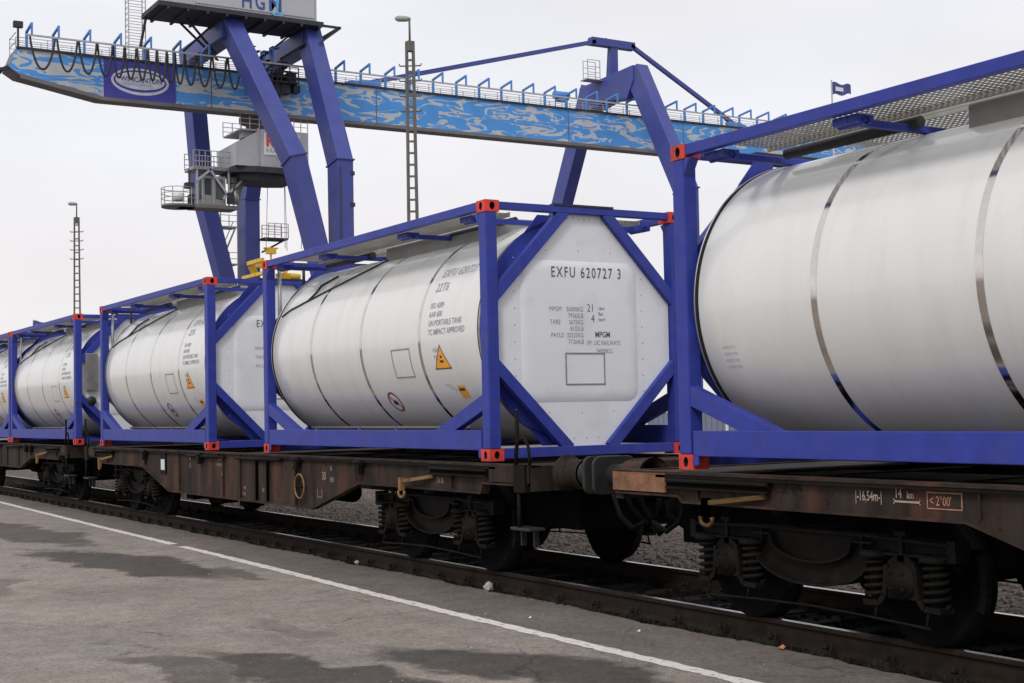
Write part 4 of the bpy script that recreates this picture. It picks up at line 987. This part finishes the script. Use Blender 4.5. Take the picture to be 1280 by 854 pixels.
for q in (29.5, 29.9, 30.4, 31.0): mb.bar((-88.6, 61.9, q), (-88.6, 63.2, q), .04, .04); mb.bar((-87.9, 61.9, q), (-87.9, 63.2, q), .04, .04)
mb.box(-88.8, -87.7, 61.7, 63.4, 29.2, 29.28); cb(mb, 'mast_platform', 'galv')
mb = MB(); mb.box(-86.3, -85.7, 57.4, 58.2, 26.5, 26.9); mb.tube([(-86, 57.1, 27.0), (-86, 58.5, 27.0)], .35, 12)
for yy in (57.2, 58.4): mb.bar((-86, yy, GT), (-86, yy, 26.9), .07, .07)
cb(mb, 'cable_reel', 'skyblue')
# machine house on its platform
PZ = 28.65
mb = MB(); mb.use('cranedark'); mb.box(-84.9, -80.9, 21.7, 33.9, PZ, PZ+.32)
for k in range(9): yy = 22.4+k*1.4; mb.box(-84.9, -80.9, yy-.08, yy+.08, PZ-.18, PZ-.002)
mb.box(-81.1, -80.95, 33.9, 35.2, PZ, PZ+.16); mb.box(-84.2, -84.05, 33.9, 35.2, PZ, PZ+.16); mb.box(-84.2, -80.95, 35.1, 35.3, PZ+.002, PZ+.162)
mb.bar((-81, 33.6, 27.4), (-81, 35.2, PZ), .12, .12); mb.bar((-84, 33.6, 27.4), (-84, 35.2, PZ), .12, .12)
mb.bar((-84.5, 21.9, PZ), (-84.9, 21.6, 26.6), .14, .14)
for a, b in (((-83.2, 24.4, PZ), (-84.4, 27.0, 26.6)), ((-84.6, 24.4, PZ), (-85.2, 27.4, 26.4)), ((-83.6, 26.6, PZ), (-84.6, 24.6, 26.6)), ((-81.6, 33, 27.6), (-83.6, 31.6, 26.6)), ((-84, 32.6, PZ), (-84.4, 30.0, 26.4))): mb.bar(a, b, .13, .13)
cb(mb, 'house_platform')
mb = MB(); hx0, hx1, hy0, hy1, hz0, hz1 = -84.8, -81.25, 23.0, 33.5, PZ+.32, PZ+4.0
mb.box(hx0, hx1, hy0, hy1, hz0, hz1)
for k in range(52): yy = hy0+.1+k*.2; mb.box(hx1, hx1+.025, yy, yy+.09, hz0+.05, hz1-.05)
for k in range(17): xx = hx0+.1+k*.2; mb.box(xx, xx+.09, hy0-.025, hy0, hz0+.05, hz1-.05)
house = cb(mb, 'machine_house', 'housegrey')
mb = MB(); mb.box(hx1+.03, hx1+.07, 24.4, 33.3, hz0+.25, hz1-.15); cb(mb, 'sign_board', 'housegrey', house)
house.children[0].location = (0, 0, 0)
XS = hx1+.085
mb = MB(); mb.use('letternavy'); put_text(mb, 'H', 1.5, lambda u, v: (XS, 27.72+u, 29.36+v), sx=.78, bold=.03); put_text(mb, 'G', 1.5, lambda u, v: (XS, 28.74+u, 29.36+v), sx=.72, bold=.03); put_text(mb, 'M', 1.5, lambda u, v: (XS, 29.74+u, 29.36+v), sx=.92, bold=.03)
mb.use('lettercyan')
K2 = 14; arc = [(XS+.02, 30.45+.52*math.cos(PI+PI*k/K2), 29.32+.34*math.sin(PI+PI*k/K2)) for k in range(K2+1)] + [(XS+.02, 30.45+.36*math.cos(2*PI-PI*k/K2), 29.32+.18*math.sin(2*PI-PI*k/K2)) for k in range(K2+1)]
b = len(mb.v); mb.v += arc
for k in range(K2): mb.face((b+k, b+k+1, b+2*K2+1-k-1, b+2*K2+1-k))
mb.add([(XS+.02, 30.30, 30.4), (XS+.02, 30.56, 30.4), (XS+.02, 30.48, 29.2), (XS+.02, 30.38, 29.2)], [(0, 1, 2, 3)])
mb.v = [tuple(Vector(p)-crane_off) for p in mb.v]; mb.build('lettering', None, house)
# steps, ladder cages and platforms between girder and house
mb = MB()
for k in range(7): mb.box(-84.6, -83.7, 31.0-.38*k, 31.3-.38*k, 26.2+.3*k-.03, 26.2+.3*k)
cb(mb, 'stair', 'cranedark')
mb = MB(); mb.box(-84.9, -83.6, 29.6, 33.0, 24.9, 25.0)
for xx in (-84.9, -83.6):
    for q in (25.3, 25.7, 26.1): mb.bar((xx, 29.6, q), (xx, 33.0, q), .06, .06)
    for k in range(6): mb.bar((xx, 29.6+.68*k, 24.9), (xx, 29.6+.68*k, 26.1), .07, .07)
for (yy, zz, s_) in ((30.0, 24.5, .8), (30.7, 24.1, .7), (31.3, 24.5, .9), (32.1, 24.6, .8), (32.6, 25.4, .7), (31.6, 25.6, .6), (30.4, 25.4, .6), (33.0, 24.6, .5), (32.0, 26.3, .5)): mb.box(-84.7, -83.9, yy-s_/2, yy+s_/2, zz-s_/2, zz+s_/2)
mb.bar((-83.8, 31.8, 24.2), (-84.4, 31.0, 22.9), .14, .14)
cb(mb, 'trolley_drive', 'cranedark')
mb = MB()
for (yy, zz) in ((30.4, 27.2), (31.1, 27.6)): mb.box(-84.6, -83.9, yy, yy+.12, 25.6, zz); mb.box(-84.6, -83.9, yy, yy+.6, zz-.1, zz)
cb(mb, 'cable_post', 'skyblue')
mb = MB(); mb.use('rubber')
for q in range(3): mb.tube([(-83.5, 30.1+.5*q+.25*math.cos(PI*k/8), 25.6-1.2*math.sin(PI*k/8)) for k in range(9)], .05, 6)
cb(mb, 'cable_bundle')
# lattice ladder tower left of the house
mb = MB()
for (xx, yy) in ((-86.4, 21.0), (-86.4, 22.2), (-85.6, 21.0), (-85.6, 22.2)): mb.bar((xx, yy, 25.6), (xx, yy, 34), .06, .06)
for k in range(20):
    q = 25.9+k*.42; mb.bar((-86.4, 21.0, q), (-86.4, 22.2, q), .035, .035); mb.bar((-85.6, 21.0, q), (-85.6, 22.2, q), .035, .035); mb.bar((-85.6, 21.0, q), (-86.4, 21.0, q), .035, .035)
cb(mb, 'ladder_tower', 'galv')
# hanging trolley house, slewing head and operator cabin
mb = MB(); mb.use('cranegrey')
ctr = (-87.0, 31.3); 
def octprism(mb, cx, cy, rx, ry, z0, z1, ang=0):
    pts_ = []
    for (a, b) in ((-1, -.45), (-.7, -1), (.7, -1), (1, -.45), (1, .45), (.7, 1), (-.7, 1), (-1, .45)):
        x_, y_ = a*rx, b*ry; pts_.append((cx+x_*math.cos(ang)-y_*math.sin(ang), cy+x_*math.sin(ang)+y_*math.cos(ang), z0))
    mb.prism(pts_, (0, 0, z1-z0))
mb.lathe((ctr[0], ctr[1], 21.6), (0, 0, 1), [(0, 1.1), (.8, 1.1), (.82, 1.6), (1.2, 1.6)], 20)
cb(mb, 'slewing_head')
mb = MB(); mb.use('housegrey')
mb.prism([(-88.9, 28.6, 18.8), (-88.9, 34.3, 18.8), (-88.9, 34.3, 21.6), (-88.9, 30.6, 21.6), (-88.9, 28.6, 20.4)], (3.9, 0, 0))
for k in range(18): yy = 30.8+k*.19; mb.box(-85.0, -84.98, yy, yy+.08, 18.9, 21.5)
mb.use('galv'); mb.bar((-84.95, 30.3, 18.8), (-84.95, 30.3, 21.6), .1, .1)
mb.use('cranedark'); octprism(mb, -86.9, 31.4, 2.1, 2.9, 18.35, 18.79)
octprism(mb, -86.9, 31.3, 1.7, 2.1, 17.85, 18.35)
th = cb(mb, 'trolley_house')
mb = MB(); mb.use('whitepaint'); mb.box(-84.97, -84.94, 30.75, 33.6, 19.7, 21.35); mb.use('letterred'); put_text(mb, 'RK', 1.3, lambda u, v: (-84.93, 30.9+u, 20.35+v), sx=.8, bold=.05); mb.use('inkgrey'); put_text(mb, 'KRAN 1', .45, lambda u, v: (-84.93, 30.9+u, 19.88+v))
mb.v = [tuple(Vector(p)-crane_off) for p in mb.v]; mb.build('sign_board', None, th)
mb = railing(29.0, 31.2, -85.1, 21.55, zs=(.4, .75, 1.1), post=.55); mb2 = railing(29.0, 31.2, -88.8, 21.55, zs=(.4, .75, 1.1), post=.55); mb.add(mb2.v, mb2.f)
mb.box(-88.8, -85.1, 29.0, 31.2, 21.45, 21.55); mb.box(-86.5, -85.6, 29.4, 30.6, 21.0, 21.45); cb(mb, 'roof_platform', 'galv')
mb = railing(33.2, 34.3, -85.1, 21.6, zs=(.4, .75, 1.1), post=.4); cb(mb, 'roof_railing', 'galv')
# walkway from trolley house to cabin
mb = MB(); mb.use('dullsteel'); mb.box(-88.2, -86.2, 25.8, 30.2, 18.5, 18.75); mb.use('galv')
for xx in (-88.2, -86.2):
    for q in (19.1, 19.5, 19.9): mb.bar((xx, 25.8, q), (xx, 29.0, q), .05, .05)
    for k in range(8): mb.bar((xx, 25.8+.45*k, 18.7), (xx, 25.8+.45*k, 19.9), .05, .05)
for (a, b) in (((-86.2, 27.0, 18.6), (-86.2, 28.9, 16.0)), ((-86.2, 30.2, 18.6), (-86.2, 28.0, 16.4)), ((-88.2, 27, 18.6), (-88.2, 28.9, 16.2)), ((-86.2, 26.0, 17.6), (-86.2, 27.4, 18.8))): mb.bar(a, b, .16, .16)
cb(mb, 'cabin_walkway')
mb = MB(); mb.use('galv')
for xx in (-87.9, -86.3):
    for yy in (26.1, 28.5): mb.bar((xx, yy, 15.9), (xx, yy, 18.5), .12, .12)
mb.use('cranegrey'); mb.box(-88.0, -86.2, 25.9, 29.2, 15.7, 15.95); mb.use('dullsteel'); mb.box(-87.85, -86.4, 26.5, 28.3, 15.95, 18.1)
mb.use('galv'); mb.box(-86.39, -86.36, 27.35, 27.42, 16, 18.05); mb.box(-86.39, -86.36, 26.5, 26.57, 16, 18.05)
cabn = cb(mb, 'operator_cabin')
mb = MB(); mb.use('glass'); mb.box(-86.39, -86.375, 26.7, 27.2, 16.7, 17.9); mb.box(-86.39, -86.375, 27.55, 28.1, 16.4, 17.9); mb.box(-87.6, -86.6, 26.475, 26.49, 16.4, 17.9)
mb.v = [tuple(Vector(p)-crane_off) for p in mb.v]; mb.build('window', None, cabn)
mb = MB(); mb.use('cranegrey')
mb.box(-87.0, -86.3, 28.7, 29.3, 16.2, 17.6); mb.tube([(-86.6, 29.0, 16.2), (-86.6, 29.5, 17.8)], .3, 10); mb.box(-87.1, -86.4, 28.6, 29.9, 17.7, 18.1); mb.use('dullsteel'); mb.tube([(-86.3, 29.0, 16.1), (-86.3, 29.0, 17.1)], .28, 12)
mb.use('cranedark'); mb.tube([(-86.2, 28.7, 16.4), (-86.1, 28.9, 17.6), (-86.3, 29.6, 18.2)], .08, 6); mb.box(-86.5, -86.0, 28.4, 28.8, 16.1, 16.9); cb(mb, 'air_conditioner')
mb = MB(); mb.use('cranegrey'); mb.lathe((-87.0, 24.9, 15.7), (0, 0, 1), [(0, .0001), (0, 1.2), (.18, 1.2), (.18, .0001)], 20); mb.box(-87.6, -86.4, 24.9, 26.0, 15.7, 15.88)
mb.use('galv')
for q in (.5, .85, 1.25): mb.tube([(-87.0+1.18*math.cos(a), 24.9+1.18*math.sin(a), 15.85+q) for a in [PI*.5+PI*1.3*k/16-.45-PI*-.0 for k in range(17)]] if False else [(-87.0+1.18*math.cos(2*PI*k/20), 24.9+1.18*math.sin(2*PI*k/20), 15.85+q) for k in range(21)], .03, 5, cap=False)
for k in range(10): a = 2*PI*k/10; mb.bar((-87+1.18*math.cos(a), 24.9+1.18*math.sin(a), 15.8), (-87+1.18*math.cos(a), 24.9+1.18*math.sin(a), 17.1), .05, .05)
mb.use('whitepaint'); mb.tube([(-87.0, 24.9, 16.2), (-87.0, 24.9, 16.75)], .45, 14); mb.use('cranedark'); mb.box(-87.3, -86.7, 25.7, 26.0, 16.0, 16.7); mb.bar((-86.6, 25.6, 17.4), (-86.6, 25.6, 18.5), .09, .09); mb.box(-86.9, -86.3, 25.3, 25.9, 17.1, 17.5)
cb(mb, 'lookout_basket')
# stair tower and small balcony on the rear leg
mb = MB()
for k in range(3):
    z = 9.6+k*3.0; mb.box(-96.6, -95.2, 31.0, 32.4, z, z+.12)
    for q in (.5, 1.0): mb.bar((-95.2, 31.0, z+q), (-95.2, 32.4, z+q), .05, .05); mb.bar((-95.2, 31.0, z+q), (-96.6, 31.0, z+q), .05, .05)
    for yy in (31.0, 31.7, 32.4): mb.bar((-95.2, yy, z), (-95.2, yy, z+1.0), .06, .06)
for k in range(2): z = 9.7+k*3.0; mb.bar((-95.3, 31.0 if k else 32.3, z), (-95.3, 32.3 if k else 31.0, z+3.0), .12, .12); mb.bar((-95.9, 31.0 if k else 32.3, z+.5), (-95.9, 32.3 if k else 31.0, z+3.5), .06, .06)
for yy in (31.0, 32.4): mb.bar((-95.2, yy, 3), (-95.2, yy, 17.5), .07, .07)
cb(mb, 'stair_tower', 'galv')
mb = MB(); mb.use('cranedark'); mb.box(-95.0, -93.6, 34.1, 36.1, 14.6, 14.75); mb.bar((-94.3, 34.1, 13.6), (-94.3, 35.9, 14.6), .14, .14); mb.use('galv')
for xx in (-95, -93.6):
    for q in (.5, .9, 1.2): mb.bar((xx, 34.4, 14.7+q), (xx, 36.1, 14.7+q), .05, .05)
    for yy in (34.4, 34.95, 35.5, 36.1): mb.bar((xx, yy, 14.7), (xx, yy, 15.9), .06, .06)
cb(mb, 'balcony')
for (xx, yy, yb) in ((-88.0, 33.2, 33.0), (-86.4, 33.9, 33.9), (-88.0, 34.6, 34.7), (-86.4, 35.4, 35.2)):
    mb = MB(); mb.tube([(xx, yy-1.0, 18.1), (xx, yb-1.0, 13.0)], .025, 5); cb(mb, 'hoist_rope', 'galv')
# spreader hanging below
sp_ = empty('container_spreader', (-87.5, 32.6, 11), 'yellow crane spreader hanging on ropes behind the far end of the middle container', 'spreader')
def sb(mb, name, m='spreader'): mb.v = [tuple(Vector(p)-Vector((-87.5, 32.6, 11))) for p in mb.v]; return mb.build(name, m, sp_, bevel=.02)
mb = MB(); mb.bar((-88.4, 32.6, 11.9), (-84.4, 32.6, 11.9), .4, .4); mb.bar((-88.5, 31.4, 11.9), (-88.5, 34.2, 11.9), .5, .4); sb(mb, 'head_frame')
mb = MB(); mb.box(-88.4, -87.9, 32.1, 32.8, 12.75, 13.1); mb.prism([(-88.4, 32.0, 13.1), (-88.4, 32.9, 13.1), (-88.4, 33.0, 13.22), (-88.4, 31.9, 13.22)], (.5, 0, 0)); mb.bar((-88.15, 32.45, 12.75), (-88.15, 32.45, 12.0), .12, .12); sb(mb, 'rope_block')
mb = MB(); mb.bar((-88.3, 30.7, 11.95), (-85.4, 30.7, 11.95), .3, .3); mb.bar((-88.3, 30.9, 11.8), (-88.3, 31.3, 11.0), .5, .4); mb.bar((-88.3, 30.3, 10.85), (-84, 30.3, 10.85), .3, .25); sb(mb, 'side_beam')
mb = MB(); mb.bar((-88.3, 33.7, 11.8), (-88.3, 33.6, 11.2), .3, .3); mb.box(-88.7, -87.8, 33.0, 34.3, 10.8, 11.3); mb.tube([(-87.7, 33.8, 11.05), (-87.7, 34.6, 11.05)], .22, 12); sb(mb, 'drive_unit')
# ------------------------------------------------------------------ light masts
def light_mast(x, y, top, w, label, rungs, dirv=(0, 1)):
    root = empty('light_mast', (x, y, G), label, 'light mast', 'lattice light masts in the yard')
    H = top-G-1.25; mb = MB(); mb.use('mast')
    ux, uy = dirv
    wb = w*1.35
    for s_ in (-1, 1): mb.bar((s_*wb/2*ux, s_*wb/2*uy, 0), (s_*w/2*ux*.8, s_*w/2*uy*.8, H), .10, .13)
    k = 0; z = .8
    while z < H-.3:
        ww = wb+(w*.8-wb)*z/H; mb.bar((-ww/2*ux, -ww/2*uy, z), (ww/2*ux, ww/2*uy, z), .06, .09); z += .52
    mb.box(-w*.40, w*.40, -w*.40, w*.40, H-.45, H)
    mb.build('mast', None, root)
    mb = MB(); mb.tube([(0, 0, H), (0, 0, H+1.0)], .05, 8); mb.build('pole_top', 'mast', root)
    mb = MB(); lx, ly = -ux, -uy
    mb.lathe((lx*.66, ly*.66, H+1.05), (-lx, -ly, -.06), [(0, .0001), (.04, .08), (.18, .14), (.5, .13), (.68, .08), (.74, .0001)], 12); mb.build('lamp_head', 'lamp', root)
    mb = MB()
    for i in range(rungs):
        z = H-1.1-i*.68; mb.tube([(-.5*ux, -.5*uy, z+.1), (-.47*ux, -.47*uy, z), (.47*ux, .47*uy, z), (.5*ux, .5*uy, z+.1)], .035, 6)
    build_each(mb, 'climbing_bar', 'mast', root)
    return root
light_mast(-42.85, 21.28, 18.2, .36, 'tall lattice light mast standing in front of the crane girder', 4, (.55, .83))
light_mast(-94.3, 19.45, 16.9, .42, 'slim lattice light mast far off at the left, against plain sky', 4, (.55, .83))
# flags
def flagpole(x, y, top, size, label, ph=0):
    root = empty('flagpole', (x, y, G), label, 'flagpole'); mb = MB(); mb.tube([(0, 0, 0), (0, 0, top-G)], .035, 8); mb.build('pole', 'galv', root)
    mb = MB(); n = 12; H = top-G-.1; d = Vector((.55, .83, 0)); b = 0
    for i in range(n+1):
        t = i/n; off = .12*size*math.sin(t*7+ph)*t; p = d*(size*1.5*t)+Vector((-d.y, d.x, 0))*off
        for j in range(5): q = j/4; mb.v.append((p.x, p.y, H-q*size*(1-.25*t)-.28*size*t+.05*math.sin(t*9)))
    for i in range(n):
        for j in range(4): mb.face((i*5+j, (i+1)*5+j, (i+1)*5+j+1, i*5+j+1), True)
    o = mb.build('flag', 'flag', root)
    mb = MB(); mb.add([(d.x*size*t_+.02*0+.03, d.y*size*t_-.03, H-z_*size) for t_, z_ in ((.3, .35), (.9, .5), (.9, .8), (.3, .7))], [(0, 1, 2, 3)]); mb.build('flag_emblem', 'silver', root)
flagpole(-31.7, 35.8, 14.35, .55, 'navy flag with a pale emblem flying above the nearest container top rail')
flagpole(-142.7, 26.8, 11.3, 1.2, 'tiny grey flag far off at the left above the distant container', 2)

# ------------------------------------------------------------------ building and fence in the background
bd = empty('office_building', (-215, 27, G), 'green grey flat roofed block at the extreme left edge behind the train', 'building')
mb = MB(); mb.box(-12, 18, -12, 6.6, 0, 16.0); mb.build('wall', 'bldg', bd)
mb = MB(); mb.box(-12.3, 18.3, -12.3, 6.9, 16.0, 16.5); mb.build('roof', 'cranegrey', bd)
for fl in range(4):
    for k in range(5):
        yy = -10.5+k*3.5; z = 2+fl*3.6; mb = MB(); mb.box(18.0, 18.08, yy, yy+2.2, z, z+1.6); mb.build('window', 'glass', bd)
fz = empty('metal_fence', (-40, 34, G), 'low blue grey sheet metal fence seen in the gaps under the tanks', 'fence')
mb = MB()
for k in range(330): xx = -90+k*.4; mb.box(xx, xx+.2, -.03, .03, .05, 1.55); mb.box(xx+.2, xx+.4, .0, .05, .05, 1.55)
mb.build('sheet', 'fence', fz)
mb = MB(); mb.box(-90, 42, -.05, .07, 1.55, 1.66); mb.build('cap_rail', 'whitepaint', fz)
pp = MB(); pp.box(-.06, .06, -.12, -.035, 0, 1.7); p0 = pp.build('post', 'whitepaint', fz); p0.location.x = -60
for k in range(1, 34):
    c = p0.copy(); C.objects.link(c); c.parent = fz; c.location.x = -60+3.0*k
